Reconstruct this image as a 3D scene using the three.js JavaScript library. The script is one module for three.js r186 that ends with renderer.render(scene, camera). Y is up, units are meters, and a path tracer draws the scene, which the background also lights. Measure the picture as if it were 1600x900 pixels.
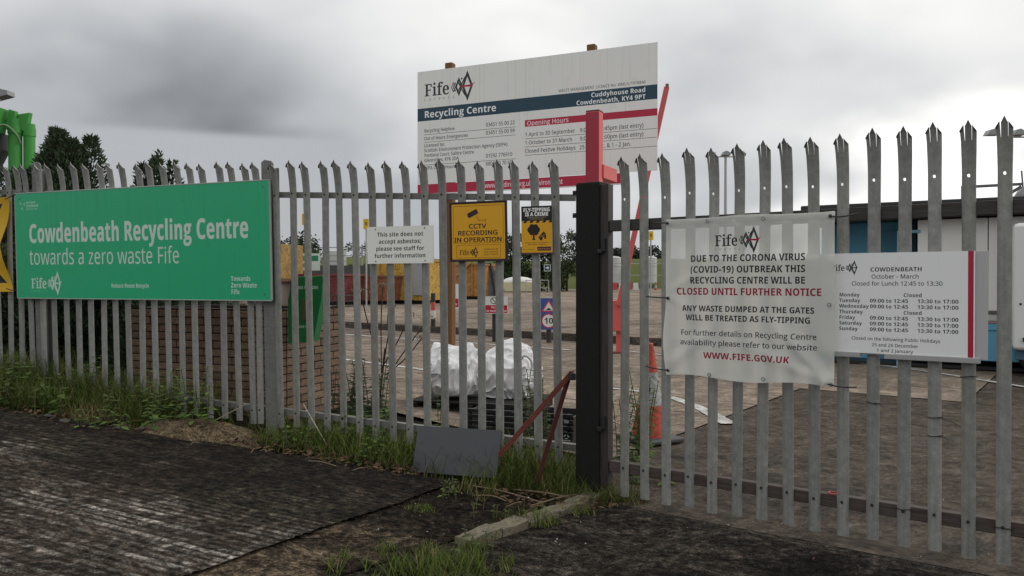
import * as THREE from 'three';
import { RoundedBoxGeometry } from 'three/addons/geometries/RoundedBoxGeometry.js';
import { mergeGeometries, mergeVertices, toCreasedNormals } from 'three/addons/utils/BufferGeometryUtils.js';

// ---------- camera, sky, sun, exposure ----------
const scene = new THREE.Scene();
const camera = new THREE.PerspectiveCamera(39.6, 16 / 9, 0.05, 2000);
camera.position.set(0, 1.52, 0);
camera.lookAt(0, 1.52 - 0.008, -1);
const renderer = new THREE.WebGLRenderer({ antialias: true });
renderer.toneMapping = THREE.LinearToneMapping;
renderer.toneMappingExposure = 1.03;
renderer.shadowMap.enabled = true;

let seed = 12345;
const rnd = () => { seed |= 0; seed = seed + 0x6D2B79F5 | 0; let t = Math.imul(seed ^ seed >>> 15, 1 | seed); t = t + Math.imul(t ^ t >>> 7, 61 | t) ^ t; return ((t ^ t >>> 14) >>> 0) / 4294967296; };
const R = (a, b) => a + (b - a) * rnd();
const h3 = (x, y, z) => { let h = Math.imul(x, 374761393) ^ Math.imul(y, 668265263) ^ Math.imul(z, 1274126177); h = Math.imul(h ^ h >>> 13, 1274126177); h ^= h >>> 16; return (h >>> 0) / 4294967296; };
const sm = t => t * t * (3 - 2 * t);
function n3(x, y, z) {
  const X = Math.floor(x), Y = Math.floor(y), Z = Math.floor(z), a = sm(x - X), b = sm(y - Y), c = sm(z - Z);
  const L = (p, q, t) => p + (q - p) * t;
  return L(L(L(h3(X, Y, Z), h3(X + 1, Y, Z), a), L(h3(X, Y + 1, Z), h3(X + 1, Y + 1, Z), a), b),
    L(L(h3(X, Y, Z + 1), h3(X + 1, Y, Z + 1), a), L(h3(X, Y + 1, Z + 1), h3(X + 1, Y + 1, Z + 1), a), b), c);
}
const fbm = (x, y, z, o = 5) => { let s = 0, a = 0.5, t = 0; for (let i = 0; i < o; i++) { s += a * n3(x, y, z); t += a; x = x * 2.03 + 7.1; y = y * 2.03 + 3.7; z = z * 2.03 + 1.3; a *= 0.5; } return s / t; };
const clamp = (v, a = 0, b = 1) => Math.min(b, Math.max(a, v));
const sst = (a, b, v) => sm(clamp((v - a) / (b - a)));
const mix = (a, b, t) => a + (b - a) * t;

const sunDir = new THREE.Vector3(0.86, 0.46, -0.22).normalize();
{ // overcast sky: layered cloud, thinner towards the veiled sun on the right and overhead
  const w = 1024, h = 512, d = new Float32Array(w * h * 4);
  for (let j = 0; j < h; j++) for (let i = 0; i < w; i++) {
    const el = (j + 0.5) / h * Math.PI - Math.PI / 2, az = ((i + 0.5) / w - 0.5) * 2 * Math.PI;
    const y = Math.sin(el), x = Math.cos(el) * Math.cos(az), z = Math.cos(el) * Math.sin(az);
    const yy = Math.max(y, 0), k = 1 / (yy + 0.32);            // flat cloud deck seen in perspective
    const warp = fbm(x * k * 1.1 + 5, 2, z * k * 1.1, 3) * 1.2;
    const c = fbm(x * k * 1.0 + warp + 11.3, 1.5, z * k * 1.3 + warp, 6);
    const c2 = fbm(x * k * 3.2 + 3, 4.5, z * k * 3.6 + warp, 5);
    const sd = x * sunDir.x + y * sunDir.y + z * sunDir.z;
    let L = 0.62 + 0.42 * sst(0.0, 0.55, yy) + (c - 0.5) * 0.52 + (c2 - 0.5) * 0.42;
    L += 0.34 * Math.pow(clamp(sd * 0.5 + 0.5), 3.0) - 0.08;
    const lobe = (px, py, sh) => { const l = Math.hypot(px, py, 1); return Math.exp(-sh * (1 - (x * px + y * py - z) / l)); };
    L -= 0.32 * lobe(-0.55, 0.14, 18) + 0.16 * lobe(-0.3, 0.12, 60) + 0.12 * lobe(0.3, 0.2, 90) + 0.1 * lobe(0.55, 0.3, 40);      // rain cloud low on the left of the view
    L += 0.5 * sst(0.45, 0.95, lobe(0.58, 0.07, 75) + 0.55 * lobe(0.36, 0.07, 260) + (c2 - 0.5) * 0.9);    // break in the cloud low on the right
    L = Math.max(L, 0.2);
    const t = clamp((L - 0.2) / 0.7), o = (j * w + i) * 4;
    d[o] = L * mix(0.93, 1.0, t); d[o + 1] = L * mix(0.985, 1.0, t); d[o + 2] = L * mix(1.08, 0.985, t); d[o + 3] = 1;
    if (y < 0) { const g = sst(0, -0.2, y); for (let q = 0; q < 3; q++) d[o + q] = mix(d[o + q], 0.1, g); }
  }
  const tx = new THREE.DataTexture(d, w, h, THREE.RGBAFormat, THREE.FloatType);
  tx.mapping = THREE.EquirectangularReflectionMapping; tx.magFilter = tx.minFilter = THREE.LinearFilter; tx.wrapS = THREE.RepeatWrapping; tx.needsUpdate = true;
  scene.background = tx; scene.environment = tx;
}
const sun = new THREE.DirectionalLight(0xfff4e6, 0.9);
sun.position.copy(sunDir).multiplyScalar(60); sun.castShadow = true; sun.shadow.radius = 30;
sun.shadow.mapSize.set(4096, 4096);
Object.assign(sun.shadow.camera, { left: -40, right: 40, top: 40, bottom: -40, near: 1, far: 160 });
scene.add(sun, sun.target);

// ---------- helpers ----------
const used = new Map();
function numbered(n) { const k = used.get(n) || 0; used.set(n, k + 1); return k ? `${n}_${String(k).padStart(3, '0')}` : n; }
function shade(o) { o.traverse(m => { if (m.isMesh) { m.castShadow = m.receiveShadow = true; } }); return o; }
function obj(name, geo, mat, parent) {
  const g = Array.isArray(geo) ? merge(geo) : geo;
  const m = new THREE.Mesh(g, mat); m.name = parent ? name : numbered(name); m.castShadow = m.receiveShadow = true;
  (parent || scene).add(m); return m;
}
function merge(list) { list = list.map(g => { const q = g.index ? g.toNonIndexed() : g; for (const k of Object.keys(q.attributes)) if (!['position', 'normal', 'uv', 'color'].includes(k)) q.deleteAttribute(k); if (!q.attributes.normal) q.computeVertexNormals(); if (!q.attributes.uv) q.setAttribute('uv', new THREE.BufferAttribute(new Float32Array(q.attributes.position.count * 2), 2)); return q; }); const hasC = list.some(g => g.attributes.color); if (hasC) list.forEach(g => { if (!g.attributes.color) g.setAttribute('color', new THREE.BufferAttribute(new Float32Array(g.attributes.position.count * 3).fill(1), 3)); }); return mergeGeometries(list); }
function tag(o, label, category, group) { o.userData.label = label; o.userData.category = category; if (group) o.userData.group = group; return o; }
function thing(name, label, category, group) { const g = new THREE.Group(); g.name = numbered(name); scene.add(g); return tag(g, label, category, group); }
function struct(o) { o.userData.kind = 'structure'; return o; }
const P = (x, Z, y = 0) => new THREE.Vector3(x, y, -Z);        // X right, Z metres ahead of the camera
const bx = (w, h, d, x = 0, y = 0, z = 0, r = 0.004) => new RoundedBoxGeometry(w, h, d, 1, Math.min(r, w / 2.01, h / 2.01, d / 2.01)).translate(x, y, z);
const cyl = (r0, r1, h, x = 0, y = 0, z = 0, n = 14) => new THREE.CylinderGeometry(r1, r0, h, n).translate(x, y + h / 2, z);
function bar(a, b, w, d = w, roll = 0) { const v = new THREE.Vector3().subVectors(b, a), g = bx(w, v.length(), d, 0, v.length() / 2, 0, Math.min(w, d) * 0.12); g.rotateY(roll); g.applyQuaternion(new THREE.Quaternion().setFromUnitVectors(new THREE.Vector3(0, 1, 0), v.clone().normalize())); return g.translate(a.x, a.y, a.z); }
const tube = (pts, r, n = 24, k = 6) => new THREE.TubeGeometry(new THREE.CatmullRomCurve3(pts), n, r, k);
function mat(r, g, b, rough = 0.7, o = {}) { const m = new THREE.MeshPhysicalMaterial({ roughness: rough, ...o }); m.color.setRGB(r, g, b); return m; }

// ---------- procedural textures ----------
function dataTex(w, h, fn, srgb = true) {
  const d = new Uint8Array(w * h * 4);
  for (let j = 0; j < h; j++) for (let i = 0; i < w; i++) { const c = fn(i / w, j / h), o = (j * w + i) * 4; for (let q = 0; q < 3; q++) d[o + q] = clamp(c.length ? c[q] : c, 0, 1) * 255; d[o + 3] = 255; }
  const t = new THREE.DataTexture(d, w, h); t.wrapS = t.wrapT = THREE.RepeatWrapping; t.magFilter = THREE.LinearFilter; t.minFilter = THREE.LinearMipmapLinearFilter; t.generateMipmaps = true;
  if (srgb) t.colorSpace = THREE.SRGBColorSpace; t.needsUpdate = true; return t;
}
// tileable noise from a ring in 3D
const tn = (u, v, s, o, z = 0) => { const a = u * 2 * Math.PI, b = v * 2 * Math.PI, k = s / 6.283; return fbm(Math.cos(a) * k + 20 + z, Math.sin(a) * k + Math.cos(b) * k + 31, Math.sin(b) * k + 47, o); };
const grain = dataTex(512, 512, (u, v) => 0.72 + 0.5 * (tn(u, v, 90, 3) - 0.5) + 0.45 * (tn(u, v, 12, 4, 9) - 0.5));
const grainB = dataTex(512, 512, (u, v) => tn(u, v, 120, 3, 4), false);
const galvT = dataTex(256, 1024, (u, v) => { const s = fbm(u * 9, v * 76, 3.5, 4), st = fbm(u * 14, v * 9, 8.5, 3), f = n3(u * 90, v * 760, 6), sp = sst(0.62, 0.72, fbm(u * 22, v * 180, 2, 2)); const k = 0.74 + 0.2 * (s - 0.5) + 0.16 * (st - 0.5) + 0.05 * (f - 0.5) + 0.035 * sp; return [k, k, k * 0.985]; });
const rustT = dataTex(512, 512, (u, v) => { const s = sst(0.42, 0.66, tn(u, v, 22, 5, 2)), f = tn(u, v, 80, 3, 7); return [mix(1, 0.8, s) * (0.8 + 0.4 * f), mix(1, 0.66, s) * (0.8 + 0.4 * f), mix(1, 0.6, s) * (0.8 + 0.4 * f)]; });
const gritT = dataTex(1024, 1024, (u, v) => { const a = n3(u * 300, v * 300, 3), b = tn(u, v, 60, 3, 5), c = tn(u, v, 18, 4, 8); return 0.5 + 0.62 * (a - 0.5) * (0.6 + 0.8 * b) + 0.7 * (b - 0.5) + 0.5 * (c - 0.5) + (n3(u * 150, v * 150, 9) > 0.93 ? 0.16 : 0); });
const woodT = dataTex(128, 512, (u, v) => { const k = 0.62 + 0.5 * (fbm(u * 40, v * 3, 1, 4) - 0.5) + 0.25 * (tn(u, v, 40, 3) - 0.5); return [k, k * 0.9, k * 0.8]; });

// ---------- materials ----------
const M = {
  galv: mat(0.5, 0.5, 0.485, 0.55, { map: galvT, metalness: 0.25 }),
  galvPale: [[0.5, 0.5, 0.485], [0.45, 0.45, 0.435], [0.54, 0.54, 0.53], [0.47, 0.475, 0.47]].map(c => mat(...c, 0.55, { map: galvT, metalness: 0.25 })),
  galvRail: mat(0.33, 0.335, 0.325, 0.55, { map: galvT, metalness: 0.2 }),
  bolt: mat(0.05, 0.05, 0.055, 0.5, { metalness: 0.6 }),
  blackPaint: mat(0.013, 0.0125, 0.012, 0.75, { specularIntensity: 0.45,  bumpMap: grainB, bumpScale: 0.004 }),
  blackRail: mat(0.035, 0.033, 0.032, 0.6, { map: rustT }),
  gateRail: mat(0.07, 0.058, 0.052, 0.75, { map: rustT }),
  black: mat(0.012, 0.012, 0.013, 0.5),
  rusty: mat(0.17, 0.045, 0.032, 0.75, { map: rustT }),
  greyPanel: mat(0.05, 0.054, 0.062, 0.55),
  wood: mat(0.5, 0.34, 0.22, 0.9, { specularIntensity: 0.4,  map: woodT }),
  alu: mat(0.5, 0.5, 0.5, 0.45, { metalness: 0.6 }),
  white: mat(0.72, 0.73, 0.73, 0.55, { map: grain }),
  red: mat(0.52, 0.035, 0.055, 0.4),
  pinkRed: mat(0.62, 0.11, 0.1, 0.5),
  pole: mat(0.35, 0.36, 0.36, 0.5, { metalness: 0.3 }),
};
// ---------- the lie of the land ----------
const leftRise = x => 0.085 * Math.min(Math.log(1 + Math.exp((0.6 - x) * 4)) / 4, 7);
const H = (x, Z) => leftRise(x) * (1 - sst(8.5, 13, Z)) + 0.01 * Math.max(0, Z - 6);
const K = { x: 0.64, Z: 5.5 }, U = { x: 0.8029, Z: -0.596 }, Vv = { x: 0.596, Z: 0.8029 };       // frame of gate, kerb and yard
const uv2 = (u, v) => [K.x + U.x * u + Vv.x * v, K.Z + U.Z * u + Vv.Z * v];
const FO = { x: -1.991, Z: 6.79 }, FD = { x: 0.9349, Z: -0.3549 }, FN = { x: -0.3549, Z: -0.9349 };  // fence line, FN towards the road
const fp = (s, o = 0) => [FO.x + FD.x * s + FN.x * o, FO.Z + FD.Z * s + FN.Z * o];

// a ground sheet from a bilinear quad of [X, Z] corners, coloured per vertex
function sheet(c, nx, ny, lift, col, bump, warp) {
  const pos = [], colr = [], uv = [], idx = [];
  for (let j = 0; j <= ny; j++) for (let i = 0; i <= nx; i++) {
    const a = i / nx, b = j / ny;
    let x = mix(mix(c[0][0], c[1][0], a), mix(c[3][0], c[2][0], a), b), Z = mix(mix(c[0][1], c[1][1], a), mix(c[3][1], c[2][1], a), b);
    if (warp) x += warp(x, Z, a);
    const dz = bump ? bump(x, Z) : 0;
    pos.push(x, H(x, Z) + lift + dz, -Z); uv.push(x, Z); colr.push(...col(x, Z, dz));
  }
  for (let j = 0; j < ny; j++) for (let i = 0; i < nx; i++) { const p = j * (nx + 1) + i; idx.push(p, p + 1, p + nx + 2, p, p + nx + 2, p + nx + 1); }
  const g = new THREE.BufferGeometry(); g.setAttribute('position', new THREE.Float32BufferAttribute(pos, 3)); g.setAttribute('color', new THREE.Float32BufferAttribute(colr, 3)); g.setAttribute('uv', new THREE.Float32BufferAttribute(uv, 2)); g.setIndex(idx); g.computeVertexNormals(); return g;
}
const gT = gritT.clone(); gT.repeat.set(0.9, 0.9); gT.needsUpdate = true;
const gB = grainB.clone(); gB.repeat.set(2.3, 2.3); gB.needsUpdate = true;
const smoothMat = new THREE.MeshPhysicalMaterial({ vertexColors: true, roughness: 1, specularIntensity: 0.2, map: (() => { const t = grain.clone(); t.repeat.set(0.7, 0.7); t.needsUpdate = true; return t; })(), bumpMap: gB, bumpScale: 0.004 });
const groundMat = new THREE.MeshPhysicalMaterial({ vertexColors: true, roughness: 1, specularIntensity: 0.2, map: gT, bumpMap: gB, bumpScale: 0.01 });
const wetMat = new THREE.MeshPhysicalMaterial({ vertexColors: true, roughness: 1, specularIntensity: 0.35, map: gT, bumpMap: gB, bumpScale: 0.012 });

// earth everywhere
struct(obj('ground', (() => {
  const rows = [-600, -60, -12, -4, 0, 2, 3, 4, 4.5, 5, 5.5, 6, 6.5, 7, 7.5, 8, 8.5, 9, 10, 11, 12, 13, 15, 20, 30, 60, 100, 300, 900], cols = [-900, -200, -60, -20, -10, -8, -7, -6, -5.5, -5, -4.5, -4, -3.5, -3, -2.5, -2, -1.5, -1, -0.5, 0, 0.5, 1, 1.5, 2, 4, 8, 14, 40, 200, 900];
  const pos = [], col = [], uv = [], idx = [], n = cols.length;
  for (const Z of rows) for (const x of cols) { const k = 0.8 + 0.4 * n3(x, Z, 3); pos.push(x, H(x, Math.min(Z, 100)) - 0.035, -Z); uv.push(x, Z); const far = Z > 50 ? 1 : 0; col.push(mix(0.07, 0.14, far) * k, mix(0.053, 0.17, far) * k, mix(0.038, 0.065, far) * k); }
  for (let j = 0; j < rows.length - 1; j++) for (let i = 0; i < n - 1; i++) { const p = j * n + i; idx.push(p, p + 1, p + n + 1, p, p + n + 1, p + n); }
  const g = new THREE.BufferGeometry(); g.setAttribute('position', new THREE.Float32BufferAttribute(pos, 3)); g.setAttribute('color', new THREE.Float32BufferAttribute(col, 3)); g.setAttribute('uv', new THREE.Float32BufferAttribute(uv, 2)); g.setIndex(idx); g.computeVertexNormals(); return g;
})(), groundMat));

// ribbed concrete apron: tamped ridges parallel to the fence, grimed over towards the fence
{
  const jl = t => [-1.3 + 0.47 * t, 3.96 + 0.88 * t];          // joint line on its right side
  const fs = (x, Z) => (x - FO.x) * FN.x + (Z - FO.Z) * FN.Z;    // metres in front of the fence line
  const al = (x, Z) => (x - FO.x) * FD.x + (Z - FO.Z) * FD.Z;
  const pitch = 0.06;
  const ribs = (x, Z) => { // ridge height 0..1 and how worn-clean this ridge is here
    const a = al(x, Z), d = fs(x, Z) + 0.035 * (n3(x * 0.7, Z * 0.7, 4) - 0.5) + 0.014 * (n3(a * 4, d0(x, Z) * 8, 6) - 0.5), ph = d / pitch, n = Math.floor(ph), t = ph - n;
    const prof = Math.pow(Math.sin(Math.PI * t), 1.3), own = 0.2 + 0.7 * h3(n, 17, 3), al1 = fbm(a * 0.9 + n * 7.3, n * 3.1, 5, 3), al2 = fbm(a * 7 + n * 3.3, n * 1.7, 9, 3);
    return [prof * (0.45 + 0.55 * sst(0.3, 0.6, al1)), clamp(0.12 + 0.6 * own + 1.9 * (al1 - 0.5) + 2.0 * (al2 - 0.5))];
  };
  const d0 = fs, rib = (x, Z) => ribs(x, Z)[0];
  const bump = (x, Z) => 0.0055 * rib(x, Z) + 0.006 * (fbm(x * 2, Z * 2, 8, 3) - 0.5);
  const col = (x, Z) => {
    const d = fs(x, Z), a = al(x, Z), big = fbm(x * 0.9 + 3, Z * 1.2, 5, 4), fine = fbm(x * 30, Z * 30, 2, 3), patch = fbm(x * 4, Z * 4, 14, 4);
    const [rb, own0] = ribs(x, Z), worn = sst(0.4, 0.62, fbm(x * 1.9 + 7, Z * 2.3, 33, 4)), own = own0 * mix(0.55, 1, worn), crest = sst(0.18, 0.62, rb) * mix(0.55, 1, worn);
    const clean = sst(1.25, 2.35, d + (big - 0.5) * 2.2 - (a + 1.0) * 0.1); // grime outline, ragged
    const dirty = mix(0.045, 0.055 + 0.06 * own, crest * sst(0.35, 0.75, own)) + 0.03 * sst(0.55, 0.68, patch);
    const bare = mix(0.12, 0.28 + 0.6 * own, crest) * (0.45 + 1.1 * patch);
    const L = mix(dirty, bare, clean) * clamp(1 + 3.0 * (fine - 0.5), 0.3, 1.8) + (n3(x * 60, Z * 60, 1) > 0.988 ? 0.1 : 0);
    const mossy = sst(0.5, 0.7, fbm(x * 1.7, Z * 1.7, 21, 3)) * (1 - clean);
    const w = clamp((L - 0.05) / 0.3); return [L * mix(mix(1.42, 1.12, w), 1.12, mossy), L * mix(1.0, 1.03, mossy), L * mix(mix(0.72, 0.88, w), 0.66, mossy)];
  };
  const e = (s, o) => fp(s, o);
  const right0 = jl(-2.2), right1 = jl(1.95), left0 = [-7.5, 4.4], left1 = e(-5.2, 1.05);
  const g = sheet([left0, right0, right1, left1], 420, 620, 0.012, col, bump, (x, Z, a) => sst(0.975, 1, a) * (0.05 * (fbm(Z * 5, 3, 8, 4) - 0.5) + 0.012 * (n3(Z * 40, 2, 5) - 0.5)));
  // skirt so that the slab has an edge
  const m = obj('concrete_apron', g, wetMat); struct(m);
  const nr = jl(-6);
  struct(obj('concrete_apron_front', sheet([[-9, 0.4], [nr[0], 0.4], right0, left0], 60, 60, 0.012, col), wetMat));

  // strip of path between the joint and the kerb: three worn slabs, mud over them
  const pathCol = (x, Z) => { const b = fbm(x * 1.6, Z * 1.6, 31, 4), f = fbm(x * 30, Z * 30, 3, 3), bl = sst(0.45, 0.6, b + 0.13 * (4.85 - Z) - 0.22 * (x + 0.9) * 0.6); const L = mix(0.06, 0.25, bl) * clamp(0.95 + 2.4 * (f - 0.5), 0.3, 1.7) + (n3(x * 75, Z * 75, 7) > 0.988 ? 0.18 : 0); return [L * 1.3, L * 0.98, L * 0.68]; };
  const pb = (x, Z) => 0.016 * (fbm(x * 4, Z * 4, 12, 4) - 0.6);
  const path = new THREE.Group(); path.name = 'concrete_path'; scene.add(path); struct(path);
  const ke = v => uv2(-0.16, v), cuts = [-3.6, -2.35, -1.3, -0.45, 0.35], jc = [-2.2, -0.55, 0.35, 1.1, 1.85];
  for (let i = 0; i < 4; i++) { const g1 = 0.007, a = jl(jc[i] + g1), b = jl(jc[i + 1] - g1), c = ke(cuts[i + 1] - g1), d = ke(cuts[i] + g1); a[0] -= 0.03; b[0] -= 0.03; obj('paving_slab', sheet([a, d, c, b], 110, 110, -0.001, pathCol, pb), groundMat, path); }
}
// kerb stones along the path, sunk and mossy
{
  const kerb = new THREE.Group(); kerb.name = 'kerb'; scene.add(kerb); struct(kerb);
  const km = mat(0.3, 0.265, 0.185, 1, { map: grain });
  let v = -1.42; const lens = [0.3, 0.27, 0.34, 0.62];
  for (const l of lens) {
    const [x, Z] = uv2(-0.09, v + l / 2); const g = new THREE.BoxGeometry(0.11, 0.12, l - 0.012, 6, 3, 24); const p = g.attributes.position;
    for (let i = 0; i < p.count; i++) { const e = 0.012 * (fbm(p.getX(i) * 14 + v, p.getY(i) * 14, p.getZ(i) * 9 + v * 7, 3) - 0.5) * 2; p.setXYZ(i, p.getX(i) + e, p.getY(i) + e * 0.9 - (Math.abs(p.getX(i)) > 0.06 && p.getY(i) > 0.05 ? 0.012 : 0), p.getZ(i)); }
    g.computeVertexNormals(); const m = obj('kerb_stone', g, km, kerb); m.position.set(x, H(x, Z) - 0.036 + R(-0.006, 0.006), -Z); m.rotation.y = Math.atan2(Vv.x, -Vv.Z) + R(-0.02, 0.02); m.rotation.z = R(-0.04, 0.04); v += l;
  }
}
// asphalt outside and inside the gate
{
  const col = (x, Z) => {
    const b = fbm(x * 0.9 + 2, Z * 1.3, 41, 5), f = fbm(x * 34, Z * 34, 5, 3), p2 = fbm(x * 3.5, Z * 4.5, 15, 4);
    const v = (x - K.x) * Vv.x + (Z - K.Z) * Vv.Z, u = (x - K.x) * U.x + (Z - K.Z) * U.Z;
    let dust = sst(0.44, 0.58, b * 0.62 + p2 * 0.38 + (v > -0.1 ? 0.1 : 0) + 0.06 * (1 - sst(0.5, 1.1, u)) * (v < 0 ? 1 : 0) + 0.06 * sst(-1.1, -0.2, v));
    const spk = fbm(x * 9, Z * 13, 77, 4), frag = sst(0.5, 0.6, spk);
    const inn = v > 0, worn = dust * mix(inn ? 0.8 : 0.5, 1, frag) + 0.12 * frag * (1 - dust);
    const L = mix(inn ? 0.1 : 0.034, inn ? 0.135 : 0.17, worn) * clamp(0.95 + (inn ? 1.2 : 2.2) * (f - 0.5), 0.3, 1.7) + (n3(x * 70, Z * 70, 9) > 0.99 ? 0.07 : 0);
    return [L * mix(1.14, 1.2, dust), L * mix(0.99, 1.0, dust), L * mix(0.86, 0.81, dust)];
  };
  const b = (x, Z) => 0.008 * (fbm(x * 6, Z * 6, 22, 4) - 0.5);
  const q = (u0, u1, v0, v1, nx, ny, l) => sheet([uv2(u0, v0), uv2(u1, v0), uv2(u1, v1), uv2(u0, v1)], nx, ny, l, col, b);
  const a = new THREE.Group(); a.name = 'asphalt'; scene.add(a); struct(a);
  obj('asphalt_outside', q(-0.02, 5, -4.5, 0.02, 300, 280, -0.012), groundMat, a);
  obj('asphalt_outside', q(5, 14, -9, 0.02, 40, 40, -0.012), groundMat, a);
  obj('asphalt_outside', q(-0.02, 5, -14, -4.5, 20, 40, -0.012), groundMat, a);
  obj('asphalt_outside', q(-0.2, -0.02, -6, -1.43, 10, 120, -0.013), groundMat, a);
  obj('asphalt_inside', q(-0.6, 1.4, 0.02, 6.44, 120, 240, -0.01), smoothMat, a);
  obj('asphalt_inside', q(1.4, 9, 0.02, 11, 180, 200, -0.01), smoothMat, a);
}
// concrete yard in bays, a raised deck behind
const deckV = 11.1;
const inDeck = (x, Z) => (x - K.x) * Vv.x + (Z - K.Z) * Vv.Z > deckV;
{
  const yard = new THREE.Group(); yard.name = 'yard'; scene.add(yard); struct(yard);
  const tone = [0.51, 0.415, 0.33];
  const mk = k => (x, Z) => { const b = fbm(x * 0.35, Z * 0.35, 51, 4), s = fbm(x * 1.5, Z * 1.5, 57, 4), f = n3(x * 20, Z * 20, 3), st = sst(0.58, 0.72, fbm(x * 0.8, Z * 0.8, 66, 4)); const L = (0.72 + 0.5 * (b - 0.5) + 0.45 * (s - 0.5) + 0.18 * (f - 0.5)) * k * mix(1.12, 0.8, st); return tone.map(t => t * L); };
  const bay = (u0, u1, v0, v1, lift) => { const n = Math.max(6, Math.round(18 * (u1 - u0) / 4)), g = 0.013; obj('concrete_bay', sheet([uv2(u0 + g, v0 + g), uv2(u1 - g, v0 + g), uv2(u1 - g, v1 - g), uv2(u0 + g, v1 - g)], n, n, lift, mk(R(0.9, 1.1))), smoothMat, yard); };
  for (let u = -12.6; u < -0.7; u += 4) for (const [a, b] of [[1.1, 3.7], [3.7, 6.44]]) bay(u, u + 4, a, b, R(-0.006, -0.002));
  for (let u = -20.6; u < 1; u += 3.67) bay(u, Math.min(u + 3.67, 1.4), 6.44, deckV, R(-0.006, -0.002));
  bay(1.4, 9, 11, 16, -0.006);
  for (let v = deckV; v < 64; v += 5.3) for (let u = -44; u < 1.3; u += 5.05) bay(u, u + 5.05, v, v + 5.3, 0.16);
  for (let v = 16; v < 64; v += 8) for (let u = 1.5; u < 40; u += 8) bay(u, u + 8, v, v + 8, 0.02);
  // upstand of the raised deck
  const [ax, aZ] = uv2(-44, deckV), [bX, bZ] = uv2(1.45, deckV);
  const pts = []; const g = new THREE.BufferGeometry(); const n = 60, idx = [];
  for (let i = 0; i <= n; i++) { const x = mix(ax, bX, i / n), Z = mix(aZ, bZ, i / n), y = H(x, Z); pts.push(x, y - 0.1, -Z, x, y + 0.165, -Z, x + 0.15 * Vv.x, y + 0.165, -(Z + 0.15 * Vv.Z)); if (i) { const p = (i - 1) * 3; idx.push(p, p + 3, p + 4, p, p + 4, p + 1, p + 1, p + 4, p + 5, p + 1, p + 5, p + 2); } }
  g.setAttribute('position', new THREE.Float32BufferAttribute(pts, 3)); g.setAttribute('uv', new THREE.Float32BufferAttribute(pts.flatMap((_, i) => i % 3 ? [] : [pts[i], pts[i + 1]]), 2)); g.setIndex(idx); g.computeVertexNormals();
  obj('deck_edge', g, mat(0.2, 0.16, 0.125, 0.95, { map: gT }), yard);
}
// painted white lines
{
  const lm = mat(0.8, 0.79, 0.75, 0.85, { map: grain });
  const line = (pts, w) => {
    const c = new THREE.CatmullRomCurve3(pts.map(p => P(p[0], p[1]))), n = 40, pos = [], idx = [], uv = [];
    for (let i = 0; i <= n; i++) { const p = c.getPoint(i / n), t = c.getTangent(i / n), ww = typeof w === 'function' ? w(i / n) : w; const e = 1 + 0.1 * (rnd() - 0.5); for (const s of [-1, 1]) { const x = p.x - t.z * s * ww / 2 * e, z = p.z + t.x * s * ww / 2 * e; pos.push(x, H(x, -z) + 0.006, z); uv.push(x, z); } if (i) { const q = (i - 1) * 2; idx.push(q, q + 1, q + 3, q, q + 3, q + 2); } }
    const g = new THREE.BufferGeometry(); g.setAttribute('position', new THREE.Float32BufferAttribute(pos, 3)); g.setAttribute('uv', new THREE.Float32BufferAttribute(uv, 2)); g.setIndex(idx); g.computeVertexNormals(); return struct(obj('road_marking', g, lm));
  };
  line([[-5.89, 22.32], [-4.22, 20.68], [-1.18, 18.37], [1.19, 16.53]], 0.13);
  line([[-3.93, 15.37], [-2.97, 14.58], [-1.44, 13.12], [-0.79, 12.42]], 0.13);
  line([[1.4, 16.67], [2.28, 16.26], [3.01, 15.37], [3.73, 14.58]], 0.1);
  line([[1.36, 11.0], [1.71, 10.7], [1.92, 10.42], [2.08, 10.0], [2.22, 9.25], [2.26, 8.68], [2.28, 8.39]], t => 0.09 + 0.1 * t);
  line([[5.41, 15.37], [5.83, 14.58], [6.61, 13.12], [6.98, 11.79], [7.23, 10.76]], 0.11);
  line([[6.09, 13.96], [6.52, 13.57], [6.78, 13.12]], 0.09);
}
// grass bank behind the yard
struct(obj('grass_bank', sheetBank(), new THREE.MeshPhysicalMaterial({ vertexColors: true, roughness: 1, specularIntensity: 0.15 })));
function sheetBank() {
  const nx = 110, nz = 40, pos = [], col = [], idx = [];
  for (let j = 0; j <= nz; j++) for (let i = 0; i <= nx; i++) {
    const x = -170 + 340 * i / nx, Z = 70 + 230 * Math.pow(j / nz, 1.7) + 5 * (fbm(x * 0.04, 3, 3, 2) - 0.5);
    const y = 0.45 + 3.6 * sst(70, 92, Z) * (0.85 + 0.35 * fbm(x * 0.03, Z * 0.03, 5, 3)) + 0.4 * (fbm(x * 0.3, Z * 0.3, 7, 3) - 0.5) * sst(70, 76, Z) + 0.006 * Math.max(0, Z - 95);
    pos.push(x, y, -Z); const f = fbm(x * 0.25, Z * 0.25, 9, 4), g = fbm(x * 1.7, Z * 0.9, 19, 3); const k = 0.5 + 0.6 * f + 0.4 * g; col.push(0.075 * k + 0.02 * f, 0.098 * k, 0.03 * k);
  }
  for (let j = 0; j < nz; j++) for (let i = 0; i < nx; i++) { const p = j * (nx + 1) + i; idx.push(p, p + 1, p + nx + 2, p, p + nx + 2, p + nx + 1); }
  const g = new THREE.BufferGeometry(); g.setAttribute('position', new THREE.Float32BufferAttribute(pos, 3)); g.setAttribute('color', new THREE.Float32BufferAttribute(col, 3)); g.setIndex(idx); g.computeVertexNormals(); return g;
}
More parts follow.
